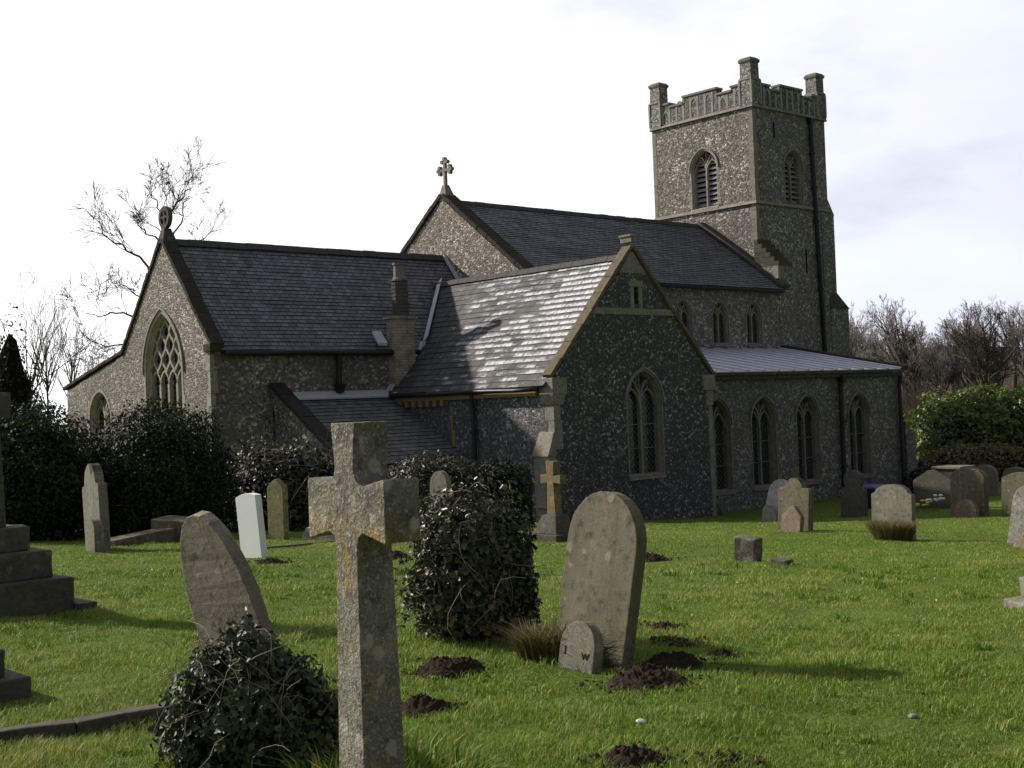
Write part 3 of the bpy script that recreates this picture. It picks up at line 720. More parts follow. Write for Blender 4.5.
CB(mb, 'coping', M['coping_tile'], bevel=.012, wear=.01)
mb = MB(); mb.box(2.43, 2.57, -.07, .26, 5.85, 5.97); mb.box(2.40, 2.60, -.09, .28, 5.971, 6.02); CB(mb, 'finial', M['stone'], bevel=.02)
mb = MB()
mb.hexa(((2.44-.36, -.012, 5.18), (2.56+.36, -.012, 5.18), (2.56+.36, .1, 5.18), (2.44-.36, .1, 5.18)), ((2.44, -.012, 5.64), (2.56, -.012, 5.64), (2.56, .1, 5.64), (2.44, .1, 5.64)))  # apex stone
mb.box(1.18, 3.82, -.018, .1, 4.28, 4.42)                              # string band
mb.box(2.40, 2.515, -.016, .2, 4.425, 4.89); mb.box(2.665, 2.78, -.016, .2, 4.425, 4.89); mb.box(2.36, 2.82, -.018, .2, 4.893, 5.03)
CB(mb, 'string_course', M['stone'], bevel=.01)
mb = MB(); mb.add([(2.52, .12, 4.5), (2.66, .12, 4.5), (2.66, .12, 4.9), (2.52, .12, 4.9)], [(0, 1, 2, 3)]); CB(mb, 'recess', M['void'])
mb = MB(); mb.box(-.07, .34, -.07, .34, 2.62, 2.955); mb.hexa(((-.03, -.02, 2.40), (.26, -.02, 2.40), (.26, .3, 2.40), (-.03, .3, 2.40)), ((-.07, -.06, 2.618), (.30, -.06, 2.618), (.30, .34, 2.618), (-.10, .34, 2.618))); CB(mb, 'kneeler', M['stone'], bevel=.02); mb = MB(); mb.box(4.68, 5.09, -.06, .34, 2.6, 2.95); mb.box(4.78, 5.03, -.03, .34, 2.25, 2.597)
CB(mb, 'kneeler', M['stone'], bevel=.02)
mb = MB(); quoins(mb, (0, 0, 0), EX, EY, 1.5, 2.4, .26, .2, .3, seed=8); CB(mb, 'quoin', M['stone']); mb = MB(); quoins(mb, (5, 0, 0), -EX, EY, B0, 2.25, .14, .14, .4, seed=9); CB(mb, 'quoin', M['stone'])
mb = MB(); mb.box(-.20, -.002, -.025, .44, B0, 1.36); mb.hexa(((-.24, -.03, 1.363), (-.002, -.03, 1.363), (-.002, .47, 1.363), (-.24, .47, 1.363)), ((-.05, -.03, 1.86), (-.002, -.03, 1.86), (-.002, .40, 1.86), (-.05, .40, 1.86)))
mb.box(-.23, .0, -.03, .47, .30, .36); CB(mb, 'buttress', M['stone'], bevel=.015, wear=.01)

# --- nave
mb = MB()
wNE.panel(mb, [(4.56, 2.5), (10.62, 2.5), (10.62, 5.72), (7.59, 7.98), (4.56, 5.72)], [], .35); CB(mb, 'gable_wall', M['flint_warm'])
mb = MB()
hs = [win(wNN, c, .66, 4.0, 4.72, 5.16, ring=.06, kind='two', mat='stone', hood=False, depth=.16) for c in (9.5, 11.12, 12.68)]
wNN.panel(mb, [(3.78, 2.5), (13.95, 2.5), (13.95, 5.68), (3.78, 5.68)], hs, .35); CB(mb, 'nave_wall', M['flint'])
mb = MB(); Wall((0, 10.62, 0), EX, EY).panel(mb, [(3.78, 2.5), (14.2, 2.5), (14.2, 5.68), (3.78, 5.68)], [], .35); CB(mb, 'nave_wall', M['flint_warm'])
rf = MB()
slate_roof(rf, (3.7, 4.38, 5.60), (14.2, 4.38, 5.60), (3.7, 7.59, 7.91), (14.2, 7.59, 7.91), .112); slate_roof(rf, (3.7, 10.80, 5.60), (14.2, 10.80, 5.60), (3.7, 7.59, 7.91), (14.2, 7.59, 7.91), .112)
nr = CB(rf, 'nave_roof', M['slate_nave'], recalc=False); ridge((3.8, 7.59, 7.94), (14.24, 7.59, 7.94), nr, .09); gutter((3.9, 4.35, 5.53), (13.9, 4.35, 5.53), nr, .05, 'wood_dark')
mb = MB(); mb.slab((13.9, 4.4, 5.66), (13.9, 7.59, 7.96), (.34, 0, 0), (0, -.06, .09)); CB(mb, 'verge', M['ridge'], nr, bevel=.01, wear=.01)
mb = MB(); gable_coping(mb, [(3.37, 4.42, 5.66), (3.37, 7.59, 8.03)], (.45, 0, 0), .11, (0, 0, 0)); gable_coping(mb, [(3.37, 7.59, 8.03), (3.37, 10.76, 5.66)], (.45, 0, 0), .11, (0, 0, 0))
mb.box(3.37, 3.85, 4.36, 4.66, 5.5, 5.78); CB(mb, 'coping', M['coping_moss'], bevel=.012, wear=.01)
mb = MB(); quoins(mb, (3.42, 4.56, 0), EY, EX, 5.0, 5.5, .16, .16, .4, seed=3); CB(mb, 'quoin', M['stone_pale'])
def flory_cross(x, y, z):
    mb = MB(); mb.hexa(((x-.14, y-.18, z-.28), (x+.24, y-.18, z-.28), (x+.24, y+.18, z-.28), (x-.14, y+.18, z-.28)), ((x-.05, y-.06, z+.14), (x+.09, y-.06, z+.14), (x+.09, y+.06, z+.14), (x-.05, y+.06, z+.14)))
    mb.box(x-.02, x+.06, y-.04, y+.04, z+.14, z+.80); mb.box(x-.018, x+.058, y-.24, y+.24, z+.50, z+.58)
    for dy, dz in ((0, .84), (-.27, .54), (.27, .54), (-.1, .76), (.1, .76), (-.21, .62), (.21, .62), (-.21, .46), (.21, .46)):
        mb.tube([(x-.03, y+dy, z+dz), (x+.07, y+dy, z+dz)], .055, 8)
    return CB(mb, 'gable_cross', M['stone'])
flory_cross(3.55, 7.59, 8.22)

# --- north aisle
mb = MB()
hs = [win(wAN, c, .90, .22, 1.76, 2.34, ring=.065, kind='two', mat='stone_dim', hood=True) for c in (5.98, 7.77, 9.62, 11.95)]
wAN.panel(mb, [(5.002, B0), (14.12, B0), (14.12, 2.93), (5.002, 2.93)], hs, .35)
wAW.panel(mb, [(1.01, B0), (4.56, B0), (4.56, 3.72), (1.01, 2.96)], [], .35); CB(mb, 'aisle_wall', M['flint_aisle'])
mb = MB(); mb.hexa(((5.0, .52, 2.98), (13.95, .52, 2.98), (13.95, 4.57, 3.76), (5.0, 4.57, 3.76)), ((5.0, .52, 3.03), (13.95, .52, 3.03), (13.95, 4.57, 3.81), (5.0, 4.57, 3.81)))
for k in range(15):
    x = 5.2 + k*.62; mb.tube([(x, .5, 3.045), (x, 4.56, 3.83)], .034, 6)
lr = CB(mb, 'aisle_roof', M['lead'])
mb = MB(); mb.slab((13.9, .45, 2.98), (13.9, 4.57, 3.80), (.26, 0, 0), (0, -.02, .13)); CB(mb, 'verge', M['coping_moss'], lr, bevel=.012, wear=.01)
mb = MB(); mb.box(5.02, 13.95, .50, .656, 2.84, 2.93); mb.box(5.02, 13.95, .44, .53, 2.935, 3.01); CB(mb, 'gutter', M['stone_dark'], lr)
drainpipe([(11.04, .50, 2.84), (11.02, .56, 2.6), (11.0, .56, -.7)], (11.04, .52, 2.80), .065)
drainpipe([(13.84, .50, 2.84), (13.86, .56, 2.6), (13.88, .56, -.7)], None, .055)
mb = MB(); mb.box(14.14, 14.62, .58, 1.05, B0, 1.05); mb.hexa(((14.12, .58, 1.053), (14.64, .58, 1.053), (14.64, 1.05, 1.053), (14.12, 1.05, 1.053)), ((14.12, .58, 1.55), (14.16, .58, 1.55), (14.16, 1.05, 1.55), (14.12, 1.05, 1.55))); CB(mb, 'buttress', M['flint_aisle'])
mb = MB(); mb.hexa(((5.0, .15, B0), (5.9, .15, B0), (5.9, .65, B0), (5.0, .65, B0)), ((5.0, .15, .1), (5.3, .15, -.05), (5.3, .65, -.05), (5.0, .65, .1))); CB(mb, 'buttress', M['stone_dark'])

# --- tower
mb = MB()
hE = win(wWE, 7.52, .98, 8.58, 9.78, 10.36, ring=.075, kind='two', mat='stone_pale', glass='louvre', hood=True)
hN = win(wWN, 16.28, .88, 8.55, 9.66, 10.2, ring=.07, kind='two', mat='stone', glass='louvre', hood=True)
wWE.panel(mb, [(5.51, B0), (9.66, B0), (9.66, 11.42), (5.51, 11.42)], [hE], .4)
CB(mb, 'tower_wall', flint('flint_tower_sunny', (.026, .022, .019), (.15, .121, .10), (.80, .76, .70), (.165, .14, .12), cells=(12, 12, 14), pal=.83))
mb = MB()
wWN.panel(mb, [(14.652, B0), (18.11, B0), (18.11, 11.42), (14.652, 11.42)], [hN], .4)
wWW.panel(mb, [(5.912, B0), (9.258, B0), (9.258, 11.42), (5.912, 11.42)], [], .4); wWS.panel(mb, [(14.652, B0), (18.11, B0), (18.11, 11.42), (14.652, 11.42)], [], .4)
mb.box(14.7, 17.7, 5.92, 9.25, 11.2, 11.3)
CB(mb, 'tower_wall', M['flint'])
mb = MB(); x0, x1, y0, y1 = 14.25, 18.11, 5.51, 9.66
for z, o, h in ((8.40, .07, .10), (11.42, .08, .10)):
    mb.hexa(((x0-o, y0-o, z), (x1+o, y0-o, z), (x1+o, y1+o, z), (x0-o, y1+o, z)), ((x0-.01, y0-.01, z+h), (x1+.01, y0-.01, z+h), (x1+.01, y1+.01, z+h), (x0-.01, y1+.01, z+h)))
CB(mb, 'string_course', M['stone'])
par = MB(); top = MB(); fin = MB()
def parapet(wall, a, b):
    L = b - a
    f = lambda t: a + L*t
    steps = [(0, 12.16), (.19, 12.16), (.19, 12.04), (.33, 12.04), (.33, 12.25), (.67, 12.25), (.67, 12.04), (.81, 12.04), (.81, 12.16), (1, 12.16)]
    wall.panel(par, [(f(0), 11.521)] + [(f(t), z) for t, z in steps] + [(f(1), 11.521)], [], .28)
    for i in range(0, len(steps)-1):
        (t0, z0), (t1, z1) = steps[i], steps[i+1]
        if t1 > t0: wall.bar(top, [(f(t0)-.02, z0+.035), (f(t1)+.02, z0+.035)], .066, -.31, .035)
    k = 0; u = a + .36
    while u < b - .3:                    # flushwork panels: stone ribs with little arched heads
        t_ = (u - a)/L; zt = 12.20 if .33 < t_ < .67 else (11.98 if .19 < t_ < .81 else 12.1)
        wall.bar(fin, [(u, 11.53), (u, zt)], .085, -.02, .008)
        if k % 2 == 0 and u + .3 < b - .3: wall.bar(fin, arch(u + .15, .25, zt - .30, zt - .22, zt - .03, 0, 5, base=False), .05, -.02, .011)
        u += .30; k += 1
parapet(wWE, y0, y1)
for w_, a, b in ((wWN, x0 + .282, x1), (wWW, y0 + .282, y1 - .282), (wWS, x0 + .282, x1)): parapet(w_, a, b)
pp = CB(par, 'parapet', flint('flint_parapet', (.02, .02, .023), (.085, .084, .085), (.55, .53, .50), (.11, .105, .098), cells=(15, 15, 17), pal=.86)); CB(top, 'coping', M['stone'], pp); tag(CB(fin, 'flushwork', M['stone_flush'], pp), kind='stuff')
mb = MB()
for cx, cy in ((x0, y0), (x1, y0), (x0, y1), (x1, y1)):
    mb = MB(); sx = 1 if cx == x0 else -1; sy = 1 if cy == y0 else -1; px, py = cx + sx*.19, cy + sy*.19
    def st(m_, z0, r0, z1, r1):
        m_.hexa([(px-r0, py-r0, z0), (px+r0, py-r0, z0), (px+r0, py+r0, z0), (px-r0, py+r0, z0)], [(px-r1, py-r1, z1), (px+r1, py-r1, z1), (px+r1, py+r1, z1), (px-r1, py+r1, z1)])
    st(mb, 11.40, .245, 12.28, .24); st(mb, 12.352, .21, 12.83, .205)
    pn = CB(mb, 'pinnacle', M['flint_aisle'] if cx == x1 else M['flint'])
    cp = MB(); st(cp, 12.282, .26, 12.35, .23); CB(cp, 'string_course', M['stone_dim'], pn)
    cp = MB(); st(cp, 12.832, .225, 12.87, .24); st(cp, 12.872, .245, 12.94, .245); st(cp, 12.942, .225, 12.99, .19); CB(cp, 'pinnacle_cap', M['stone_dim'], pn, bevel=.01)
    for ax, ay in ((-1, -1), (1, -1), (-1, 1), (1, 1)):
        rb = MB(); qx, qy = px + ax*.225, py + ay*.225; rb.box(qx-.035, qx+.035, qy-.035, qy+.035, 11.53, 12.27); CB(rb, 'rib', M['stone_flush'], pn)
mb = MB(); quoins(mb, (x0, y0, 0), EX, EY, 6.9, 8.39, .16, .22, .34, seed=21); quoins(mb, (x0, y0, 0), EX, EY, 8.51, 11.4, .16, .22, .34, seed=22); CB(mb, 'quoin', M['stone']); mb = MB(); quoins(mb, (x0, y1, 0), EX, -EY, 6., 8.39, .16, .16, .34, seed=23); quoins(mb, (x0, y1, 0), EX, -EY, 8.51, 11.4, .16, .16, .34, seed=24)
CB(mb, 'quoin', M['stone'])
# stepped north-east buttress over the nave corner
mb = MB(); mb.box(13.96, 14.72, 4.555, 5.505, B0, 6.35); CB(mb, 'buttress', M['flint'])
mb = MB()
for k in range(6): mb.box(14.05, 14.74, 4.60 + k*.15, 5.505, 6.352 + k*.15, 6.50 + k*.15 - .002)
CB(mb, 'weathering', M['stone_dark'], bevel=.012)
mb = MB(); quoins(mb, (14.72, 4.555, 0), -EX, EY, 3.6, 6.3, .09, .09, .3, seed=31); CB(mb, 'quoin', M['stone_dim']); mb = MB(); mb.box(13.9, 14.2, 4.52, 4.7, 5.95, 6.34); CB(mb, 'kneeler', M['stone'])
# north-west buttress in two stages
mb = MB(); mb.box(17.70, 18.40, 5.49, 6.2, B0, 8.30); mb.hexa(((17.70, 5.49, 8.302), (18.44, 5.49, 8.302), (18.44, 6.2, 8.302), (17.70, 6.2, 8.302)), ((17.72, 5.50, 8.80), (18.115, 5.50, 8.80), (18.115, 6.2, 8.80), (17.72, 6.2, 8.80)))
mb.box(18.0, 19.0, 5.475, 6.1, B0, 5.20); CB(mb, 'buttress', M['flint_aisle'])
mb = MB(); mb.hexa(((17.98, 5.45, 5.202), (19.06, 5.45, 5.202), (19.06, 6.1, 5.202), (17.98, 6.1, 5.202)), ((18.0, 5.485, 5.72), (18.405, 5.485, 5.72), (18.405, 6.1, 5.72), (18.0, 6.1, 5.72))); CB(mb, 'weathering', M['stone_dark'])
drainpipe([(17.2, 5.42, 11.35), (17.3, 5.42, 8.6), (17.5, 5.42, 3.6)], (17.2, 5.42, 11.3), .075)
mb = MB(); mb.box(15.30, 15.36, 5.50, 5.56, 10.55, 11.05); CB(mb, 'recess', M['void']).location = (0, -.005, 0); mb = MB(); mb.box(16.75, 16.81, 5.50, 5.56, 6.3, 7.1); mb.add([], []); CB(mb, 'recess', M['void']).location = (0, -.005, 0)
for f in makers: f()

# ------------------------------------------------------------------ gravestones (local frame: x along the face, y back, front towards -y)
EAST = -0.842
def stone(name, label, cat, prof, w, h, th, loc, rz=EAST, lean=0, back=0, mat='slab_grey', group=None, bevel=.007, wear=.004, seed=0, sink=.25, parent=None):
    # prof(u) -> list of (x, z) unit outline, left to right over the top
    pts = [(x*w, z*h) for x, z in prof]
    poly = [(-w/2, -sink)] + pts + [(w/2, -sink)]
    mb = MB(); mb.prism(poly, (0, 0, 0), (1, 0, 0), (0, 0, 1), (0, 1, 0), -th/2, th/2)
    o = mb.build(name, M[mat], parent, bevel=bevel, wear=wear, seed=seed)
    o.location = (loc[0], loc[1], gz(loc[0], loc[1]) if len(loc) < 3 else loc[2])
    o.rotation_euler = (Matrix.Rotation(rz, 3, 'Z') @ Matrix.Rotation(-R_(back), 3, 'X') @ Matrix.Rotation(R_(lean), 3, 'Y')).to_euler()
    return tag(o, label, cat, group) if not parent else o
def p_round(s=.55, n=14, rise=None, half=.5):
    # half-ellipse head springing from height s
    return [(-half*math.cos(math.pi*k/n), s + (1-s)*math.sin(math.pi*k/n)) for k in range(n+1)]
def p_seg(s=.85, n=10): return [(-.5 + k/n, s + (1-s)*math.sin(math.pi*k/n)) for k in range(n+1)]
def p_point(s=.78): return [(-.5, s), (-.44, s+.05), (-.08, .985), (0, 1), (.08, .985), (.44, s+.05), (.5, s)]
def p_should(s=.74, sh=.17, r=.33):
    L = [(-.5, s), (-.47, s+.03), (-r-.03, s+.035), (-r, s+.06)]
    L += [(-r*math.cos(math.pi*k/12), s+.06 + (1-s-.06)*math.sin(math.pi*k/12)) for k in range(1, 12)]
    return L + [(-x, z) for x, z in reversed(L)]
def p_disc(): 
    L = [(-.5, .52), (-.46, .60), (-.36, .63), (-.31, .66)]
    L += [(-.37*math.cos(a) , .80 + .20*math.sin(a)) for a in [R_(-20 + 11*k) for k in range(19)] if math.cos(a) > -.02]
    return L + [(-x, z) for x, z in reversed(L[:-1])]
def p_flat(): return [(-.5, 1), (.5, .97)]

# foreground cross
cr_ = empty('stone_cross', (-.64, 5.30, gz(-.64, 5.30) - .03), EAST, label='tall lichened stone cross with flared arms standing in the foreground', cat='cross')
mb = MB()
zb, zc, zt = .20, 1.30, 1.62
def flare(p, q):   # frustum between two rectangles: (cx, cz along) helper
    mb.hexa(*p)
def rect(cx, cz, hx, hy): return [(cx-hx, -hy, cz), (cx+hx, -hy, cz), (cx+hx, hy, cz), (cx-hx, hy, cz)]
# one outline (front view) extruded, then tapered in depth
out = [(-.092, .10), (.092, .10), (.074, 1.10), (.085, 1.145), (.12, 1.165), (.27, 1.13), (.275, 1.14), (.275, 1.375), (.27, 1.385), (.12, 1.355), (.085, 1.375), (.064, 1.42), (.085, 1.615), (-.085, 1.615), (-.064, 1.42), (-.085, 1.375), (-.12, 1.355), (-.27, 1.385), (-.275, 1.375), (-.275, 1.14), (-.27, 1.13), (-.12, 1.165), (-.085, 1.145), (-.074, 1.10)]
n = len(out)
def dep(z): return .088 if z > 1.1 else .088 + (1.1-z)*.016
mb.add([(x, -dep(z), z) for x, z in out] + [(x, dep(z), z) for x, z in out], [tuple(range(n)), tuple(reversed(range(n, 2*n)))] + [(i, i+n, (i+1) % n + n, (i+1) % n) for i in range(n)])
mb.build('shaft', M['cross'], cr_, bevel=.004, wear=.0018, seed=3)
mb = MB(); mb.hexa([(-.26, -.25, -.2), (.26, -.25, -.2), (.26, .25, -.2), (-.26, .25, -.2)], [(-.24, -.23, .06), (.24, -.23, .06), (.24, .23, .06), (-.24, .23, .06)])
mb.hexa([(-.24, -.23, .062), (.24, -.23, .062), (.24, .23, .062), (-.24, .23, .062)], [(-.115, -.125, .15), (.115, -.125, .15), (.115, .125, .15), (-.115, .125, .15)])
mb.build('plinth', M['cross'], cr_, bevel=.01, wear=.006)

stone('headstone', 'large brown round-topped headstone leaning right, with a small footstone at its foot', 'headstone', p_round(.70), .64, 1.14, .10, (.46, 8.50), lean=6, back=7, mat='slab_brown', seed=1)
fs = stone('footstone', 'small arched footstone cut with J and W against the large leaning headstone', 'footstone', p_round(.45), .30, .31, .09, (.36, 8.18), rz=-.80, lean=3, back=10, mat='slab_grey', seed=2, wear=.003)
for ch, x, z in (('J', -.105, .055), ('W', .045, .03)):
    cu = bpy.data.curves.new('letter', 'FONT'); cu.body = ch; cu.size = .062; cu.extrude = .0015
    to = bpy.data.objects.new('tmp', cu); COL.objects.link(to)
    me = bpy.data.meshes.new_from_object(to.evaluated_get(bpy.context.evaluated_depsgraph_get())); bpy.data.objects.remove(to)
    lo = link_mesh('letter', me, M['letter'], fs); lo.location = (x, -.0488, z + .045); lo.rotation_euler = (R_(90), 0, 0)
stone('headstone', 'arched grey headstone tilting sharply forward above the ivy clump at bottom left', 'headstone', p_round(.38), .66, 1.10, .085, (-1.70, 7.95), rz=-.70, lean=-6, back=-14, mat='slab_tan', seed=5)
stone('headstone', 'bright white marble headstone with a gently curved top', 'headstone', p_seg(.955), .37, .84, .11, (-3.43, 16.6), rz=-.60, lean=-7, back=1, mat='white', seed=6, wear=0, bevel=.006)
stone('headstone', 'slim yellow-lichened headstone with a pointed top just right of the white one', 'headstone', p_point(.83), .36, 1.0, .12, (-3.95, 21.1), rz=-.6, mat='slab_yellow', seed=7)
stone('headstone', 'round-topped pale stone half hidden behind the tall ivy mound', 'headstone', p_round(.75), .42, 1.15, .12, (-1.35, 22.5), rz=-.7, lean=2, mat='slab_grey', seed=8)
mb = MB(); mb.hexa([(-.5, -.3, -.1), (.5, -.3, -.1), (.5, .3, -.1), (-.5, .3, -.1)], [(-.38, -.2, .22), (.38, -.2, .22), (.38, .2, .24), (-.38, .2, .24)])
o = mb.build('grave_slab', M['slab_pale'], bevel=.015, wear=.008); o.location = (-3.1, 21.3, gz(-3.1, 21.3)); o.rotation_euler = (0, 0, -.3); tag(o, 'low sloping pale grave base seen behind the foreground cross', 'grave')
o = stone('headstone', 'shaded shouldered headstone before the dark bushes, with a small stone at its foot', 'headstone', p_should(.72), .66, 1.28, .14, (-6.22, 18.9), rz=-.9, lean=-7, back=1, mat='slab_grey', seed=9)
stone('footstone', 'small arched footstone in front of the shaded headstone by the dark bushes', 'footstone', p_round(.6), .36, .48, .14, (-6.12, 18.45), rz=-.9, lean=2, mat='slab_grey', seed=10)
kb = empty('grave_kerb', (-5.9, 20.4, gz(-5.9, 20.4)), 0, label='low stone grave kerb with a square end block beneath the dark bushes', cat='grave')
mb = MB(); mb.slab((-.55, -.75, -.1), (.25, .55, -.02), (.3, -.12, 0), (0, 0, .24)); mb.build('kerb', M['slab_brown'], kb, bevel=.015, wear=.01)
mb = MB(); mb.hexa([(-.05, .3, -.1), (.55, .1, -.1), (.75, .75, -.1), (.1, .9, -.1)], [(-.05, .3, .34), (.55, .1, .30), (.75, .75, .30), (.1, .9, .36)]); mb.build('end_block', M['slab_brown'], kb, bevel=.02, wear=.012)
# stepped monument, left edge
Wv, Sv = Vector((.7458, .6662, 0)), Vector((-.6662, .7458, 0))
def stepped(name, label, corner, sizes, cat, shaft=None, slab=False):
    half0 = sizes[0][0]; c = Vector((corner[0], corner[1], 0)) - Wv*half0 + Sv*half0
    e = empty(name, (c.x, c.y, gz(c.x, c.y)), 0.729126, label=label, cat=cat); z = -.2
    for k, (hf, hh) in enumerate(sizes):
        mb = MB(); z0 = z if k == 0 else z + .002; z1 = (0 if k == 0 else z) + hh; mb.box(-hf, hf, -hf, hf, z0, z1); z = z1
        mb.build('step', M['slab_dark'], e, bevel=.018, wear=.012, seed=k)
    if slab:
        mb = MB(); mb.box(half0 + .004, half0 + .17, -.62, .35, -.1, .05); mb.build('kerb', M['slab_dark'], e, bevel=.012, wear=.01)
    if shaft:
        mb = MB(); a, b, zt = shaft
        mb.hexa([(-a, -a, z), (a, -a, z), (a, a, z), (-a, a, z)], [(-b, -b, zt), (b, -b, zt), (b, b, zt), (-b, b, zt)])
        mb.box(-b, b, -.40, .40, zt - .16, zt + .06); mb.box(-b*.99, b*.99, -b*.99, b*.99, zt + .062, zt + .42)
        mb.build('shaft', M['slab_dark'], e, bevel=.01, wear=.006)
    return e
stepped('stepped_cross', 'dark stone cross on three square steps at the left edge', (-3.86, 11.08), [(.56, .28), (.425, .24), (.29, .21)], 'cross', (.145, .12, 1.84), True)
stepped('stepped_plinth', 'low dark two-tier stone plinth at the left edge below the stepped cross', (-2.93, 7.62), [(.42, .10), (.31, .17)], 'plinth')
def kerbline(name, label, pts, w, h, mat):
    mb = MB()
    for a, b in zip(pts[:-1], pts[1:]):
        a, b = Vector((*a, gz(*a) - .1)), Vector((*b, gz(*b) - .1)); d = (b - a).normalized(); q = Vector((-d.y, d.x, 0))*w
        mb.slab(a, a.lerp(b, .99), q, (0, 0, h + .1))
    return tag(mb.build(name, M[mat], bevel=.012, wear=.008), label, 'kerb')
kerbline('stone_kerb', 'long narrow grave kerb stone crossing the grass at bottom left', [(-3.0, 6.30), (-2.35, 6.72), (-1.75, 7.12), (-1.2, 7.5)], .10, .085, 'slab_dark')
kerbline('stone_kerb', 'thin sunken kerb line in the grass right of the white headstone', [(-3.7, 18.2), (-3.2, 19.4), (-2.8, 20.6)], .12, .03, 'slab_dark')
# little cross by the transept corner
sx_ = empty('stone_cross', (.62, 21.0, gz(.62, 21.0)), EAST, label='small ochre-lichened stone cross on a plinth against the transept corner', cat='cross')
mb = MB(); out = [(-.10, .42), (.10, .42), (.075, .95), (.24, .93), (.24, 1.08), (.08, 1.06), (.095, 1.30), (-.095, 1.30), (-.08, 1.06), (-.24, 1.08), (-.24, .93), (-.075, .95)]; n = len(out)
mb.add([(x, -.075, z) for x, z in out] + [(x, .075, z) for x, z in out], [tuple(range(n)), tuple(reversed(range(n, 2*n)))] + [(i, i+n, (i+1) % n + n, (i+1) % n) for i in range(n)])
mb.build('shaft', limestone('ochre_lichen_stone', (.22, .175, .09), (.13, .115, .08), lichen=(.34, .22, .05), lf=.6), sx_, bevel=.008, wear=.004)
mb = MB(); mb.box(-.34, .34, -.3, .3, -.3, .12); mb.hexa([(-.27, -.24, .122), (.27, -.24, .122), (.27, .24, .122), (-.27, .24, .122)], [(-.16, -.14, .42), (.16, -.14, .42), (.16, .14, .42), (-.16, .14, .42)]); mb.build('plinth', M['slab_dark'], sx_, bevel=.015, wear=.008)

# right-hand stones
stone('headstone', 'pale round-topped lichen-speckled headstone leaning towards the aisle wall', 'headstone', p_round(.62), .68, 1.05, .13, (6.45, 31.9), lean=12, back=6, mat='slab_white', seed=11)
stone('headstone', 'tan headstone with rounded shoulders behind a small orange footstone', 'headstone', p_should(.78, r=.26), .72, 1.02, .16, (5.42, 24.9), lean=2, back=2, mat='slab_brown', seed=12)
stone('footstone', 'small orange-tinged pointed footstone leaning on the tan shouldered headstone', 'footstone', p_point(.6), .44, .50, .12, (5.25, 24.45), lean=3, back=8, mat='slab_orange', seed=13)
stone('footstone', 'little pale footstone at the foot of the leaning lichen-speckled headstone', 'footstone', p_round(.6), .42, .42, .12, (6.2, 31.3), lean=8, mat='slab_pale', seed=14)
stone('headstone', 'dark keyhole-shaped headstone with a disc head beside the blue-lidded bin', 'headstone', p_disc(), .70, 1.18, .14, (8.45, 32.0), lean=2, mat='slab_dark', seed=15)
stone('headstone', 'grey ogee-topped headstone with a clump of dead grass at its foot', 'headstone', p_should(.80, r=.40), .78, .93, .12, (6.42, 21.8), lean=0, back=2, mat='slab_grey', seed=16)
stone('headstone', 'dark broad pointed headstone in front of the chest tomb', 'headstone', p_point(.72), 1.1, 1.02, .14, (11.1, 33.9), lean=-2, mat='slab_dark', seed=17)
stone('headstone', 'tall brown headstone with a narrow arched top right of the chest tomb', 'headstone', p_round(.80), .86, 1.16, .24, (10.85, 30.6), lean=2, mat='slab_brown', seed=18)
stone('footstone', 'small reddish arched footstone below the tall brown arched headstone', 'footstone', p_round(.3), .56, .42, .14, (10.6, 30.1), lean=2, mat='slab_orange', seed=19)
stone('headstone', 'dim grey headstone with an arched top near the right edge behind two leaning ones', 'headstone', p_seg(.86), .9, 1.04, .14, (11.7, 29.6), lean=2, mat='slab_brown', seed=20)
stone('headstone', 'pale leaning headstone cut by the right edge, streaked with orange lichen', 'headstone', p_round(.7), .62, .96, .12, (8.10, 20.3), lean=12, back=-3, mat='slab_pale', seed=21)
stone('headstone', 'narrow upright headstone at the right edge in front of the pale leaning one', 'headstone', p_round(.8), .46, .84, .12, (7.85, 19.2), lean=4, mat='slab_grey', seed=22)
stone('footstone', 'fallen orange footstone tipped over at the foot of the right edge stones', 'footstone', p_round(.6), .34, .42, .12, (7.55, 18.9), lean=38, back=20, mat='slab_orange', seed=23)
mb = MB(); mb.box(-.15, .15, -.1, .1, -.2, .32)
o = mb.build('grave_marker', M['slab_mottled'], bevel=.02, wear=.012, seed=3); o.location = (2.82, 15.75, gz(2.82, 15.75)); o.rotation_euler = (R_(3), R_(6), EAST + .15); tag(o, 'short broken square stone stub standing alone on the lawn', 'grave marker')
mb = MB(); mb.box(-.11, .11, -.08, .08, -.2, .08)
o = mb.build('grave_marker', M['slab_dark'], bevel=.02, wear=.012, seed=4); o.location = (3.1, 15.05, gz(3.1, 15.05)); o.rotation_euler = (0, R_(4), EAST); tag(o, 'tiny sunken dark stone just right of the square stub', 'grave marker')
mb = MB(); mb.box(-.22, .22, -.16, .16, -.2, .09); mb.box(-.1, .1, -.08, .08, .092, .26)
o = mb.build('grave_marker', M['slab_grey'], bevel=.02, wear=.012, seed=5); o.location = (4.30, 10.62, gz(4.30, 10.62)); o.rotation_euler = (0, R_(-4), .2); tag(o, 'low stone base cut by the right edge, alone on the near lawn', 'grave marker')
tb = empty('chest_tomb', (12.7, 37.0, gz(12.7, 37.0)), EAST, label='small stone chest tomb behind the dark pointed headstone', cat='tomb')
mb = MB(); mb.box(-.42, .42, -.38, .38, -.2, .95); mb.build('chest', M['slab_dark'], tb, bevel=.015, wear=.008)
mb = MB(); mb.box(-.46, .46, -.44, .44, .952, 1.02); mb.build('ledger', M['slab_grey'], tb, bevel=.015, wear=.008)
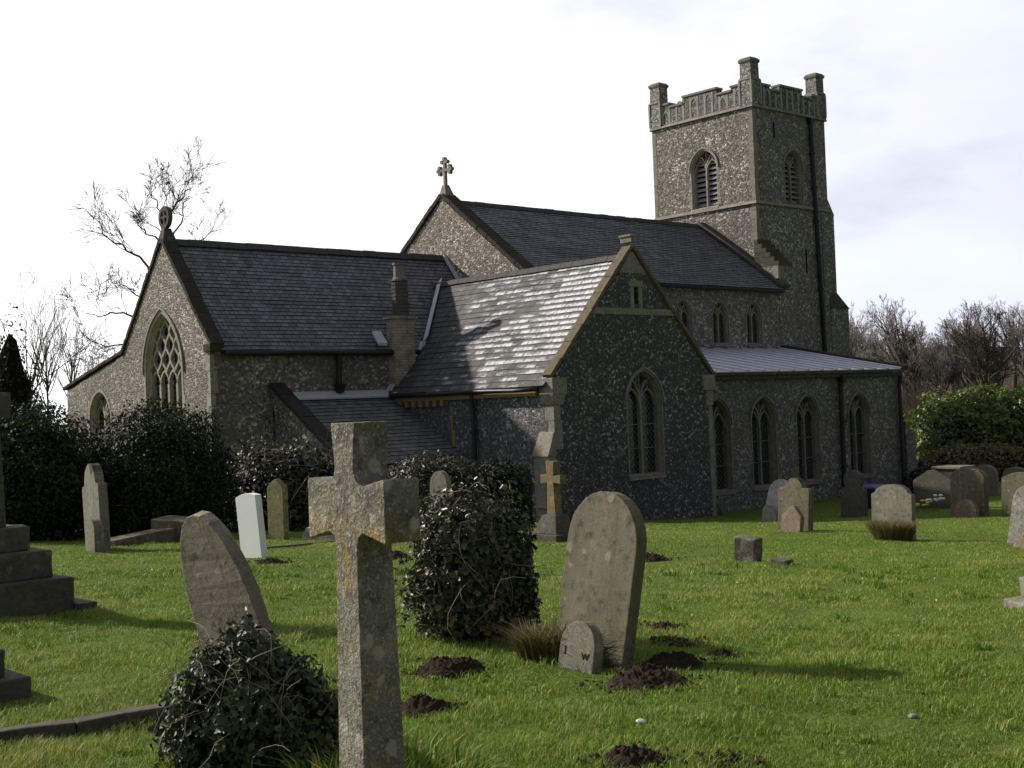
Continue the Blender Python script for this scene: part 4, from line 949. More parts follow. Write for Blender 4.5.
for i, (x, y, w, h, lab) in enumerate(((14.6, 39.6, .8, .95, 'mottled grey headstone in the far row left of the brambles'), (15.9, 40.6, .85, .8, 'broad low grey headstone second in the far row under the brambles'), (17.6, 41.8, .8, 1.0, 'far grey headstone third in the row nearest the right edge'), (15.4, 37.0, .7, .62, 'low dark headstone in front of the far mottled row'))):
    stone('headstone', lab, 'headstone', p_round(.7), w, h, .14, (x, y), lean=(-3, 4, 2, 5)[i], mat=('slab_grey', 'slab_grey', 'slab_pale', 'slab_dark')[i], seed=30+i)
# bin
bn = empty('bin', (10.05, 36.0, gz(10.05, 36.0) - .06), .729, label='dark bin with a blue lid against the aisle wall', cat='bin')
mb = MB(); mb.hexa([(-.36, -.3, 0), (.36, -.3, 0), (.36, .3, 0), (-.36, .3, 0)], [(-.5, -.38, .62), (.5, -.38, .62), (.5, .38, .62), (-.5, .38, .62)]); mb.build('body', M['black'], bn, bevel=.03)
mb = MB(); mb.hexa([(-.52, -.40, .622), (.52, -.40, .622), (.52, .40, .622), (-.52, .40, .622)], [(-.48, -.36, .69), (.48, -.36, .69), (.48, .36, .70), (-.48, .36, .70)]); mb.build('lid', M['blue'], bn, bevel=.03)

# ------------------------------------------------------------------ molehills, flowers, pebbles
def molehill(x, y, w, h, label, seed):
    rng = np.random.default_rng(seed); n = 34
    from mathutils import noise
    vs, fs = [], []
    for j in range(n+1):
        r = j/n
        for k in range(n*2):
            a = math.pi*k/n; px, py = r*math.cos(a)*w/2, r*math.sin(a)*w/2*.8
            q = Vector((px*3/w*.9, py*3/w*.9, seed*1.7))
            z = h*(1-r*r)**1.2*(1 + .5*noise.noise(q)) + .03*noise.noise(Vector((px*28, py*28, seed)))*(1-r**4) + .022*noise.noise(Vector((px*70, py*70, seed)))*(1-r**6)
            X, Y = x + px*(1 + .2*noise.noise(q*1.3)), y + py*(1 + .2*noise.noise(q*1.3))
            vs.append((X, Y, gz(X, Y) + z + .004 - .05*r**8))
    m2 = n*2
    for j in range(n):
        for k in range(m2): fs.append((j*m2+k, j*m2+(k+1) % m2, (j+1)*m2+(k+1) % m2, (j+1)*m2+k))
    vs = list(vs)
    for _ in range(70):                     # loose crumbs rolled out into the grass
        a = rng.uniform(0, 6.283); q = rng.uniform(.75, 1.45); X, Y = x + q*math.cos(a)*w/2, y + q*math.sin(a)*w*.4; z = gz(X, Y) + rng.uniform(.005, .03); b = len(vs); e = rng.uniform(.006, .018)
        o_ = [rng.normal(0, .25, 3)*e for _ in range(6)]
        vs += [(X+dx*e+o[0], Y+dy*e+o[1], z+dz*e+o[2]) for (dx, dy, dz), o in zip(((1,0,0),(0,1,0),(-1,0,0),(0,-1,0),(0,0,1),(0,0,-1)), o_)]
        fs += [(b, b+1, b+4, b+4), (b+1, b+2, b+4, b+4), (b+2, b+3, b+4, b+4), (b+3, b, b+4, b+4)]
    vs = np.array(vs); o = np_mesh('molehill', vs, quads=np.array([f for f in fs if f[2] != f[3]]), tris=np.array([f[:3] for f in fs if f[2] == f[3]]), mat=M['soil'])
    return tag(o, label, 'molehill', 'molehills on the lawn')
for i, (x, y, w, h, lab) in enumerate((
    (-.47, 8.25, .44, .13, 'reddish molehill between the cross and the ivy mound'), (.72, 7.62, .50, .15, 'largest molehill, in front of the leaning brown headstone'),
    (.98, 8.32, .42, .14, 'dark molehill in the shadow right of the leaning brown headstone'), (.50, 6.0, .34, .10, 'molehill cut by the bottom edge below the largest one'),
    (-.56, 7.12, .30, .13, 'dark molehill touching the right side of the foreground cross'), (1.36, 8.6, .14, .06, 'tiny molehill farthest right of the small group'),
    (1.2, 9.2, .20, .04, 'flat smear of soil above the tiny molehills'), (1.10, 9.85, .24, .05, 'thin molehill behind the leaning brown headstone'),
    (1.62, 15.9, .55, .12, 'molehill on the far lawn above the leaning headstone'), (-3.05, 15.6, .42, .08, 'low molehill right at the foot of the white headstone'),
    (1.05, 9.35, .14, .04, 'crumb of soil beside the leaning brown headstone'), (-1.55, 16.4, .35, .12, 'small dark molehill right of the foreground cross arm'),
    (.95, 5.95, .2, .04, 'small soil patch on the near lawn at the bottom edge'))): molehill(x, y, w*1.15, h*.6, lab, i+1)
mb = MB()
import mathutils
def blob(name, x, y, r, mat, label, cat, seed):
    bm = bmesh.new(); bmesh.ops.create_icosphere(bm, subdivisions=2, radius=r)
    for v in bm.verts: v.co = Vector((v.co.x*1.3, v.co.y, v.co.z*.7)) + mathutils.noise.noise_vector(v.co*22 + Vector((seed, 0, 0)))*r*.25
    me = bpy.data.meshes.new(name); bm.to_mesh(me); bm.free(); o = link_mesh(name, me, M[mat]); o.location = (x, y, gz(x, y) + r*.4); return tag(o, label, cat)
blob('pebble', .60, 6.62, .022, 'white', 'pale pebble on the grass right of the lowest molehill', 'pebble', 1)
blob('pebble', 2.05, 6.75, .02, 'slab_pale', 'pale stone chip on the near lawn at lower right', 'pebble', 5)
fl = empty('flower_bouquet', (10.72, 33.2, gz(10.72, 33.2) + .02), 0, label='small bunch of yellow and white flowers laid by the dark pointed headstone', cat='flowers')
t = NT('petal_yellow'); M['pet_y'] = t.out((.7, .5, .06), .8, .2); t = NT('petal_white'); M['pet_w'] = t.out((.75, .75, .78), .8, .2)
rr = random.Random(4)
for nm, mt, cx in (('yellow_flowers', 'pet_y', -.2), ('white_flowers', 'pet_w', .16)):
    mb = MB()
    for k in range(10):
        a, b, z = cx + rr.uniform(-.2, .2), rr.uniform(-.1, .1), rr.uniform(.08, .26) + (.12 if mt == 'pet_w' else 0)
        mb.tube([(a, b, z-.03), (a, b, z), (a, b, z+.03)], [.02, .06, .03], 7)
    mb.build(nm, M[mt], fl)

# ------------------------------------------------------------------ foliage
def leaves(name, P, N, size, mat, parent, rng, fold=.35, aspect=.75, lobed=True, rnd=None, droop=.0):
    n = len(P); N = N/np.maximum(np.linalg.norm(N, axis=1, keepdims=True), 1e-6)
    N = N + rng.normal(0, .55, (n, 3)); N /= np.linalg.norm(N, axis=1, keepdims=True)
    T = rng.normal(0, 1, (n, 3)); T[:, 2] -= droop; T -= N*(T*N).sum(1, keepdims=True); T /= np.maximum(np.linalg.norm(T, axis=1, keepdims=True), 1e-6)
    B = np.cross(N, T); s = (size*rng.uniform(.6, 1.35, n))[:, None]
    def pt(t, b, h): return P + T*s*t + B*s*b*aspect + N*s*h
    if lobed:
        V = np.stack([pt(-.5, 0, 0), pt(-.25, .52, fold*.5), pt(.05, .36, fold*.3), pt(.55, 0, -.08), pt(.05, -.36, fold*.3), pt(-.25, -.52, fold*.5)], 1).reshape(-1, 3)
        b = np.arange(n)*6; Q = np.concatenate([np.stack([b, b+1, b+2, b+3], 1), np.stack([b, b+3, b+4, b+5], 1)])
        k = 6
    else:
        V = np.stack([pt(-.5, 0, 0), pt(0, .4, fold*.4), pt(.55, 0, -.05), pt(0, -.4, fold*.4)], 1).reshape(-1, 3)
        b = np.arange(n)*4; Q = np.stack([b, b+1, b+2, b+3], 1); k = 4
    r = rng.uniform(0, 1, n)**1.6 if rnd is None else rnd
    return np_mesh(name, V, quads=Q, mat=M[mat], parent=parent, attr=np.repeat(r, k))

def lump_noise(D, seed, amp=.25, f=2.5):
    from mathutils import noise
    return np.array([noise.noise(Vector(d)*f + Vector((seed*3.1, seed*1.7, 0)))*amp + noise.noise(Vector(d)*f*2.6 + Vector((seed, 0, seed)))*amp*.5 for d in D])

def core(name, shape, mat, parent, seed, k=.82, sub=4):
    bm = bmesh.new(); bmesh.ops.create_icosphere(bm, subdivisions=sub, radius=1)
    D = np.array([v.co[:] for v in bm.verts]); r = shape(D, lump_noise(D, seed))*k
    for v, d, q in zip(bm.verts, D, r): v.co = Vector(d*q)
    me = bpy.data.meshes.new(name); bm.to_mesh(me); bm.free()
    return link_mesh(name, me, M[mat], parent)

def sph(rng, n):
    d = rng.normal(0, 1, (n, 3)); return d/np.linalg.norm(d, axis=1, keepdims=True)

def superell(rx, ry, rz, e=2.6, zlow=.0):
    def f(D, nz):
        q = (np.abs(D[:, 0]/rx)**e + np.abs(D[:, 1]/ry)**e + np.abs(D[:, 2]/rz)**e)**(-1/e)
        return (q*(1 + nz))[:, None] if False else q[:, None]*(1 + nz)[:, None]
    return f

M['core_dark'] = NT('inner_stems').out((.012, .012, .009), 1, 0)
def foliage(name, label, cat, loc, rad, nleaf, size, mat, seed, e=2.6, depth=.35, lobed=True, amp=.25, f=2.5, tilt=(0, 0), stems=0, stem_mat='stem', group=None, stem_len=.5, up_bias=.0, rz=0, aspect=.75, taper=0.0):
    rng = np.random.default_rng(seed); rx, ry, rz_ = rad
    e_ = empty(name, (loc[0], loc[1], gz(loc[0], loc[1]) - .03), rz, label=label, cat=cat, group=group)
    shp = superell(rx, ry, rz_, e)
    D = sph(rng, int(nleaf*1.7)); D = D[D[:, 2] > -.55][:nleaf]
    nz = lump_noise(D, seed, amp, f); r = shp(D, nz)
    dep = 1 - depth*rng.uniform(0, 1, len(D))**1.8 + rng.normal(0, .02, len(D)); P = D*r*dep[:, None]
    P[:, :2] *= (1 - taper*P[:, 2:3]/rz_)
    P[:, 2] += rz_*.5; P[:, 0] += tilt[0]*P[:, 2]; P[:, 1] += tilt[1]*P[:, 2]
    keep = P[:, 2] > -.02; P, D = P[keep], D[keep]
    Nn = D/np.array([rx, ry, rz_])**1.2; Nn[:, 2] += up_bias
    leaves('foliage', P, Nn, size, mat, e_, rng, lobed=lobed, aspect=aspect)
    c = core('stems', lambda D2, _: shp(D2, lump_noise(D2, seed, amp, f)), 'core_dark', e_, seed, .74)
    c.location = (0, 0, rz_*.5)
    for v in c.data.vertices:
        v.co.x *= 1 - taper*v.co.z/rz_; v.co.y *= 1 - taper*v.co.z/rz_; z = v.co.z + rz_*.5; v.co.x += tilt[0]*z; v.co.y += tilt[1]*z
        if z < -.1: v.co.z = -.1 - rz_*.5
    if stems:
        mb = MB()
        for k in range(stems):
            d = sph(rng, 1)[0]; d[2] = abs(d[2]) if rng.random() < .6 else d[2]*.5
            p = d*float(shp(d[None], np.zeros(1))[0, 0])*.97; p[:2] *= 1 - taper*p[2]/rz_; p = Vector(p) + Vector((0, 0, rz_*.5)); p.x += tilt[0]*p.z; p.y += tilt[1]*p.z
            dirv = Vector(rng.normal(0, 1, 3)); dirv -= Vector(d)*dirv.dot(Vector(d))*.6; dirv.normalize(); pts = [p]
            L = stem_len*rng.uniform(.4, 1.3)
            for j in range(6):
                dirv = (dirv + Vector(rng.normal(0, .3, 3)) + Vector((0, 0, -.12))).normalized(); pts.append(pts[-1] + dirv*L/6)
            if min(q.z for q in pts) < 0: continue
            w = size*.055
            mb.tube(pts, [w*(1.3 - .15*j) for j in range(7)], 4, cap=False)
        mb.build('twig', M[stem_mat], e_)
    return e_

foliage('ivy', 'dark glossy ivy clump swamping a grave at the bottom left', 'ivy', (-1.27, 6.1), (.40, .36, .43), 9500, .034, 'ivy', 11, e=2.3, depth=.5, amp=.45, f=2.2, stems=150, stem_len=.45, tilt=(-.13, 0), aspect=.85, taper=.24)
foliage('ivy', 'tall boxy ivy mound covering a monument in mid lawn', 'ivy', (-.33, 9.5), (.40, .35, .74), 15000, .042, 'ivy_brown', 12, e=4.2, depth=.4, amp=.26, f=3.0, taper=.05, stems=80, stem_len=.6, tilt=(-.02, 0), rz=.7, aspect=.85)
# trailing ivy runners left of the tall mound
mb = MB(); rng = np.random.default_rng(5); LP = []
for k in range(9):
    p = Vector((-.62, 9.35 + rng.uniform(-.3, .2), gz(-.6, 9.3) + rng.uniform(.12, .6))); d = Vector((-1, rng.uniform(-.3, .3), rng.uniform(-.3, .35))); pts = [p]
    for j in range(7):
        d = (d + Vector(rng.normal(0, .28, 3)) + Vector((0, 0, -.1))).normalized(); pts.append(pts[-1] + d*.055); LP.append(tuple(pts[-1] + Vector(rng.normal(0, .015, 3)))); LP.append(tuple(pts[-1] + Vector(rng.normal(0, .02, 3))))
    mb.tube(pts, .004, 4, cap=False)
tr_ = empty('ivy_runner', (-.7, 9.3, gz(-.7, 9.3)), 0, label='straggling ivy runners reaching left from the tall ivy mound', cat='ivy')
off = Vector(tr_.location); mb.v = [tuple(Vector(v) - off) for v in mb.v]; mb.build('stem', M['stem'], tr_)
LP = np.array(LP) - np.array(off); leaves('foliage', LP, np.tile([0, -.5, .8], (len(LP), 1)), .042, 'ivy', tr_, rng)
foliage('shrub', 'dense dark evergreen bush at the left edge behind the stepped cross', 'bush', (-8.75, 22.3), (1.55, 1.5, 1.62), 24000, .066, 'yew', 21, e=2.3, depth=.3, amp=.22, lobed=False, f=3)
foliage('shrub', 'large dark evergreen bush in front of the traceried east window', 'bush', (-6.55, 23.4), (1.28, 1.4, 1.62), 26000, .066, 'yew', 22, e=2.3, depth=.3, amp=.22, lobed=False, f=3, stems=20, stem_len=.5)
foliage('shrub', 'low straggly shrub with pale stems behind the white headstone', 'bush', (-4.6, 25.5), (1.5, 1.1, 1.15), 9000, .085, 'bramble', 23, e=2.4, depth=.5, amp=.3, lobed=False, stems=160, stem_len=1.0)
foliage('shrub', 'dark tangled shrub under the vestry roof behind the cross arm', 'bush', (-1.75, 27.6), (1.25, .9, 1.0), 9000, .085, 'bramble', 24, e=3, depth=.4, amp=.2, lobed=False, stems=60, stem_len=.8)
foliage('hedge', 'squared dark hedge end against the transept wall above the ivy mound', 'hedge', (-.40, 27.4), (.72, .6, .92), 6000, .08, 'yew', 25, e=4, depth=.25, amp=.1, lobed=False)
foliage('laurel', 'bright green laurel bush beyond the aisle at the right', 'bush', (19.6, 53.5), (3.1, 2.2, 2.35), 17000, .19, 'laurel', 26, e=2.4, depth=.35, amp=.25, lobed=False, f=3, aspect=.6)
foliage('laurel', 'darker green laurel bush running off the right edge', 'bush', (24.2, 54.5), (3.3, 2.2, 2.2), 16000, .18, 'laurel', 27, e=2.6, depth=.35, amp=.22, lobed=False, f=3, aspect=.6)
foliage('leaf_heap', 'brown heap of dead leaves and cuttings below the laurel', 'leaf heap', (17.6, 48.5), (2.3, 1.0, .92), 6000, .13, 'drygrass', 28, e=2.6, depth=.2, amp=.12, lobed=False)
foliage('shrub', 'scruffy pale-leaved bramble by the far row of headstones', 'bush', (20.2, 47.0), (1.7, 1.0, .85), 4000, .16, 'bramble', 29, e=2.2, depth=.6, amp=.35, lobed=False, stems=90, stem_len=1.6)
foliage('shrub', 'dark leafy plant with pale flowers beside the aisle corner', 'bush', (13.6, 42.0), (.75, .6, .62), 2200, .15, 'bramble', 30, e=2.2, depth=.5, amp=.3, lobed=False)
foliage('shrub', 'dark evergreen shrub at the far right edge above the laurel', 'bush', (30.5, 66), (1.8, 2, 3.4), 6000, .3, 'yew', 31, e=2.2, depth=.4, amp=.3, lobed=False)
rs = empty('dogwood', (22.3, 50.0, gz(22.3, 50)), 0, label='upright reddish bare stems in front of the darker laurel', cat='bush'); mb = MB(); rr = random.Random(8)
for k in range(90):
    x, y = rr.uniform(-1.9, 1.9), rr.uniform(-.6, .6); pts = [Vector((x, y, -.05))]; d = Vector((rr.uniform(-.15, .15), rr.uniform(-.1, .1), 1))
    for j in range(5): d = (d + Vector((rr.uniform(-.12, .12), rr.uniform(-.1, .1), 0))).normalized(); pts.append(pts[-1] + d*rr.uniform(.35, .6))
    mb.tube(pts, [.022, .02, .018, .014, .01, .006], 4, cap=False)
mb.build('stem', M['redstem'], rs)

# dry grass tufts
def tuft(label, x, y, rx, ry, h, n, seed, mat='drygrass', lean=(0, 0)):
    rng = np.random.default_rng(seed); a = rng.uniform(0, 2*np.pi, n); r = np.sqrt(rng.uniform(0, 1, n)); X, Y = x + rx*r*np.cos(a), y + ry*r*np.sin(a)
    o = blades('grass_tuft', X, Y, h*rng.uniform(.5, 1.2, n), .007, rng, mat, spread=.55, out=np.stack([np.cos(a)*r*.5 + lean[0], np.sin(a)*r*.5 + lean[1]], 1)); return tag(o, label, 'grass tuft')
def blades(name, X, Y, H, width, rng, mat, spread=.4, out=None, rnd=None, zoff=0):
    n = len(X); Z = gz_np(X, Y) - .006 + zoff; P = np.stack([X, Y, Z], 1)
    az = rng.uniform(0, 2*np.pi, n); L = np.stack([np.cos(az), np.sin(az), np.zeros(n)], 1)*(spread*rng.uniform(.2, 1.3, n))[:, None]
    if out is not None: L[:, :2] += out
    fa = az + np.pi/2 + rng.normal(0, .5, n); B = np.stack([np.cos(fa), np.sin(fa), np.zeros(n)], 1); w = (np.asarray(width)*rng.uniform(.7, 1.3, n))[:, None]; h = np.asarray(H)[:, None]; up = np.array([[0, 0, 1.]])
    m1 = P + (up*.62 + L*.32)*h; tip = P + (up*.92 + L)*h
    tip[:, 2] = np.maximum(tip[:, 2], Z + .012)
    V = np.stack([P - B*w*.5, P + B*w*.5, m1 + B*w*.42, m1 - B*w*.42, tip], 1).reshape(-1, 3); b = np.arange(n)*5
    r = rng.uniform(0, 1, n)**1.3 if rnd is None else rnd
    return np_mesh(name, V, quads=np.stack([b, b+1, b+2, b+3], 1), tris=np.stack([b+3, b+2, b+4], 1), mat=M[mat], attr=np.repeat(r, 5))
tuft('straw-coloured grass tuft around the J W footstone', .24, 8.56, .26, .15, .25, 2400, 1, lean=(-.05, -.05))
tuft('large clump of dead grass at the foot of the ogee-topped headstone', 6.28, 21.42, .30, .20, .36, 3200, 2)
tuft('long green grass at the base of the foreground cross', -.62, 5.75, .45, .3, .16, 900, 3, 'grass')

# lawn
def lawn():
    rng = np.random.default_rng(77)
    XS, YS, WD, HT = [], [], [], []
    for y0_, y1_, dens, w, h in ((4.9, 7.2, 7000, .0034, .042), (7.2, 10, 4600, .0042, .043), (10, 15, 3000, .0048, .038), (15, 24, 1300, .0065, .034), (24, 36, 420, .010, .034)):
        n = int((y1_-y0_)*(y0_+y1_)*.63*dens); y = np.sqrt(rng.uniform(y0_**2, y1_**2, n)); x = rng.uniform(-.60, .66, n)*y
        XS.append(x); YS.append(y); WD.append(np.full(n, w)); HT.append(np.full(n, h))
    X, Y, Wd, Ht = map(np.concatenate, (XS, YS, WD, HT))
    # church footprint is left bare
    c, s_ = math.cos(-.729126), math.sin(-.729126); dx, dy = X - 1.0345, Y - 32.3218; lx, ly = (dx*c - dy*s_)/S, (dx*s_ + dy*c)/S
    k = ~((lx > -.1) & (ly > -.03)); k &= ~((lx > -4.7) & (ly > 2.9))
    thin = np.sin(X*3.7 + 2*np.sin(Y*1.3))*np.sin(Y*4.1 + 1.5*np.sin(X*1.9)) + .5*np.sin(X*9.1 - Y*7.3)       # worn and mossy spots
    k &= ~((thin > .95) & (rng.uniform(0, 1, len(X)) < .75))
    X, Y, Wd, Ht = X[k], Y[k], Wd[k], Ht[k]
    pat = np.sin(X*2.1 + 1.3*np.sin(Y*1.1))*np.cos(Y*1.9 + .8*np.sin(X*1.7)) + .6*np.sin(X*5.3 + Y*3.1)*np.cos(Y*6.1 - X*2.3) + .5*np.sin(X*13 + 2*np.sin(Y*9))*np.sin(Y*11 + X*5)
    low = np.sin(X*.55 + .4)*np.cos(Y*.48 + .3*X)
    Ht = Ht*np.clip(.74 + .42*pat + rng.normal(0, .18, len(X)), .22, 2.0)
    shade = (Y < 9) & (X < -1.2); Ht = np.where(shade, Ht*1.35, Ht)
    rnd = np.clip(.43 + .25*pat + .17*low + rng.normal(0, .2, len(X)), 0, 1); dead = rng.uniform(0, 1, len(X)) < .09 + .08*np.clip(low, 0, 1); rnd = np.where(dead, rng.uniform(.8, 1, len(X)), np.minimum(rnd, .76))
    nt_ = 420; ty = np.sqrt(rng.uniform(5**2, 15**2, nt_)); tx = rng.uniform(-.43, .43, nt_)*ty; q = 34    # tussocks
    a = rng.uniform(0, 6.283, (nt_, q)); rad = .07*np.sqrt(rng.uniform(0, 1, (nt_, q)))*rng.uniform(.5, 1.6, (nt_, 1))*(1 + ty[:, None]*.05)
    X = np.r_[X, (tx[:, None] + rad*np.cos(a)).ravel()]; Y = np.r_[Y, (ty[:, None] + rad*np.sin(a)).ravel()]
    Ht = np.r_[Ht, (rng.uniform(.04, .09, (nt_, 1))*rng.uniform(.6, 1.1, (nt_, q))).ravel()]; Wd = np.r_[Wd, np.repeat(.0034 + ty*.0004, q)]
    rnd = np.r_[rnd, np.clip(rng.uniform(.0, .75, (nt_, 1)) + rng.normal(0, .1, (nt_, q)), 0, .95).ravel()]
    o = blades('grass', X, Y, Ht, Wd, rng, 'grass', spread=.75, rnd=rnd); tag(o, 'short rough green churchyard grass', 'grass', kind='stuff')
lawn()
def litter():
    rng = np.random.default_rng(6); n = 260; y = np.sqrt(rng.uniform(5.4**2, 24**2, n)); x = rng.uniform(-.42, .42, n)*y
    P = np.stack([x, y, gz_np(x, y) + .035], 1); N = np.tile([0, 0, 1.], (n, 1))
    o = leaves('fallen_leaves', P, N, .022, 'deadleaf', None, rng, lobed=False); tag(o, 'scattered pale dead leaves and petals on the lawn', 'leaves', kind='stuff')
M['deadleaf'] = leafmat('dead_leaf', (.62, .60, .56), (.40, .34, .25), (.22, .11, .05), .8, .2)
litter()

# ------------------------------------------------------------------ bare trees
def tree_segments(h, seed, trunk_r, spread=.5, levels=5, first=.25, up=.25, len_k=.66, kids=3, wob=.16, shoots=5, limbs=None):
    # a leader that forks, every limb wandering and bearing side shoots along its outer length
    rng = random.Random(seed); segs = []
    def limb(p, d, L, r, lev):
        n = max(3, 8 - lev); q, dd = p, d; pts = [(q, r, dd)]
        for j in range(n):
            k = (j+1)/n
            dd = (dd + Vector((rng.gauss(0, wob), rng.gauss(0, wob), rng.gauss(0, wob*.7) + up*.10))).normalized()
            q2 = q + dd*(L/n); r2 = r*(1 - .78*k) if lev else r*(1 - .45*k)
            segs.append((q, q2, pts[-1][1], r2, lev)); q = q2; pts.append((q, r2, dd))
        if lev >= levels: return
        m_ = shoots if lev else kids + 2
        for i in range(m_):
            t = rng.uniform(.28 if lev else .55, 1.0); j = min(int(t*n), n-1); (qa, ra, da) = pts[j]; (qb, rb_, _) = pts[j+1]; f = t*n - j
            q = qa.lerp(qb, f); a = da.orthogonal().normalized(); c = da.cross(a); th = rng.uniform(0, 2*math.pi); sp = spread*rng.uniform(.7, 1.5)*(1.3 if lev else 1)
            nd = (da + (a*math.cos(th) + c*math.sin(th))*sp + Vector((0, 0, up*.25))).normalized()
            limb(q, nd, L*len_k*rng.uniform(.7, 1.15)*(1.15 - .35*t if lev else 1), max(min(ra*.6, r*.5), .004), lev+1)
        if lev == 0:
            for i in range(2): limb(q, (dd + Vector((rng.gauss(0, .35), rng.gauss(0, .35), .3))).normalized(), L*.9*len_k*1.2, pts[-1][1]*.8, 1)
    if limbs:
        for i, (r0, pts) in enumerate(limbs):
            dy = rng.uniform(-2.2, 2.2) if i else 0.0; P3 = []
            for (x0, z0), (x1, z1) in zip(pts[:-1], pts[1:]):
                for j in range(3):
                    k = j/3; P3.append(Vector((x0 + (x1-x0)*k + (rng.gauss(0, .06) if P3 else 0), 0, z0 + (z1-z0)*k + (rng.gauss(0, .06) if P3 else 0))))
            P3.append(Vector((pts[-1][0], 0, pts[-1][1]))); n = len(P3)
            for j, q in enumerate(P3): q.y = dy*(j/n)**.8 if i else 0
            L = sum((b_-a_).length for a_, b_ in zip(P3[:-1], P3[1:]))
            for j in range(n-1):
                ra, rb_ = r0*(1-.85*j/(n-1)), r0*(1-.85*(j+1)/(n-1)); segs.append((P3[j], P3[j+1], ra, rb_, 0 if i == 0 else 1))
                for _ in range((1 + (rng.random() < .35)) if j >= n*.3 and (i or j > n*.55) else 0):
                    da = (P3[j+1]-P3[j]).normalized(); a = da.orthogonal().normalized(); c = da.cross(a); th = rng.uniform(0, 6.28)
                    nd = (da + (a*math.cos(th) + c*math.sin(th))*spread*rng.uniform(.6, 1.4) + Vector((0, 0, up*.5))).normalized()
                    limb(P3[j], nd, min(L, 5.0)*rng.uniform(.24, .52), max(ra*.45, .012), levels-2 if rng.random() < .6 else levels-1)
        return segs
    limb(Vector((0, 0, -.2)), Vector((rng.gauss(0, .04), rng.gauss(0, .04), 1)).normalized(), h*first, trunk_r, 0)
    zt = max(s_[1].z for s_ in segs); k = h/zt
    return [(a*k, b*k, r0, r1, l) for a, b, r0, r1, l in segs]
def seg_mesh(name, segs, mat, parent, sides, rmin):
    A = np.array([s[0][:] for s in segs]); B = np.array([s[1][:] for s in segs]); r0 = np.maximum([s[2] for s in segs], rmin); r1 = np.maximum([s[3] for s in segs], rmin*.8)
    D = B - A; D /= np.maximum(np.linalg.norm(D, axis=1, keepdims=True), 1e-9); ref = np.where(np.abs(D[:, 2:3]) < .9, [[0, 0, 1.]], [[1., 0, 0]]); U = np.cross(D, ref); U /= np.linalg.norm(U, axis=1, keepdims=True); V = np.cross(D, U)
    vs = []
    for C, r in ((A, r0), (B, r1)):
        for k in range(sides):
            t_ = 2*np.pi*k/sides; vs.append(C + (U*np.cos(t_) + V*np.sin(t_))*r[:, None])
    vs = np.stack(vs, 1); n = len(segs); b = np.arange(n)*2*sides
    q = np.concatenate([np.stack([b+k, b+(k+1) % sides, b+sides+(k+1) % sides, b+sides+k], 1) for k in range(sides)])
    return np_mesh(name, vs.reshape(-1, 3), quads=q, mat=M[mat], parent=parent)
def bare_tree(name, label, loc, h, seed, trunk_r=.3, group=None, rmin=.01, tw='twig', split=3, rz=0, **k):
    segs = tree_segments(h, seed, trunk_r, **k)
    e = empty(name, (loc[0], loc[1], gz(loc[0], loc[1])), rz, label=label, cat='tree', group=group)
    seg_mesh('trunk', [s for s in segs if s[4] < split], 'bark', e, 6, rmin); seg_mesh('crown', [s for s in segs if s[4] >= split], tw, e, 3, rmin)
    return e
def copy_tree(src, loc, rz, sc_, label, group):
    r = src.copy(); COL.objects.link(r); r.location = (loc[0], loc[1], gz(loc[0], loc[1])); r.rotation_euler = (0, 0, rz); r.scale = (sc_,)*3; r['label'] = label; r['group'] = group
    for ch in src.children:
        c = ch.copy(); COL.objects.link(c); c.parent = r
    return r
BIG = [(0.169, [(0.06, 1.39), (0.11, 5.31), (0.08, 7.35), (-0.03, 9.57), (0.4, 11.27), (0.31, 12.46), (0.52, 13.14), (1.17, 13.82), (1.71, 14.4)]), (0.045, [(0.31, 12.46), (0.11, 13.48), (-0.06, 14.25), (0.31, 14.76)]), (0.054, [(0.4, 11.27), (1.34, 12.63), (1.59, 13.48), (2.02, 13.91)]), (0.059, [(0.23, 10.59), (1.34, 11.36), (2.19, 12.04), (2.95, 12.46)]), (0.079, [(0.01, 9.23), (-0.71, 11.01), (-1.64, 11.58), (-2.41, 12.12), (-2.49, 12.72)]), (0.054, [(0.35, 11.78), (-0.54, 12.29), (-1.13, 12.72), (-1.22, 13.48)]), (0.074, [(0.06, 7.35), (-1.39, 8.12), (-2.32, 8.38), (-3.18, 8.09), (-4.2, 8.51)]), (0.059, [(0.04, 8.21), (-1.05, 9.06), (-1.9, 9.74), (-2.66, 9.82)]), (0.07, [(0.08, 5.99), (-1.39, 6.67), (-2.58, 6.59), (-3.6, 7.18)]), (0.065, [(0.09, 4.97), (-1.73, 5.82), (-3.09, 5.65), (-4.11, 6.16)]), (0.025, [(1.17, 13.74), (1.0, 14.51), (1.08, 14.93)]), (0.059, [(0.08, 7.86), (1.0, 8.72), (2.02, 9.06), (3.04, 9.91)]), (0.059, [(0.09, 6.33), (1.34, 7.52), (2.7, 7.86), (3.72, 8.38)])]
bare_tree('bare_tree', 'big spreading bare tree rising behind the chancel gable cross', (-17.55, 64), None, 8, 0, rmin=.011, tw='twig', limbs=BIG, levels=4, up=.40, wob=.18, spread=.66, len_k=.62, shoots=5, split=2)
bare_tree('bare_tree', 'leafless tree beside the dark conifer at the left edge', (-19.3, 50), 9.4, 23, .07, rmin=.007, tw='twig_far', spread=.55, levels=3, first=.8, up=.7, wob=.10, shoots=4, kids=6)
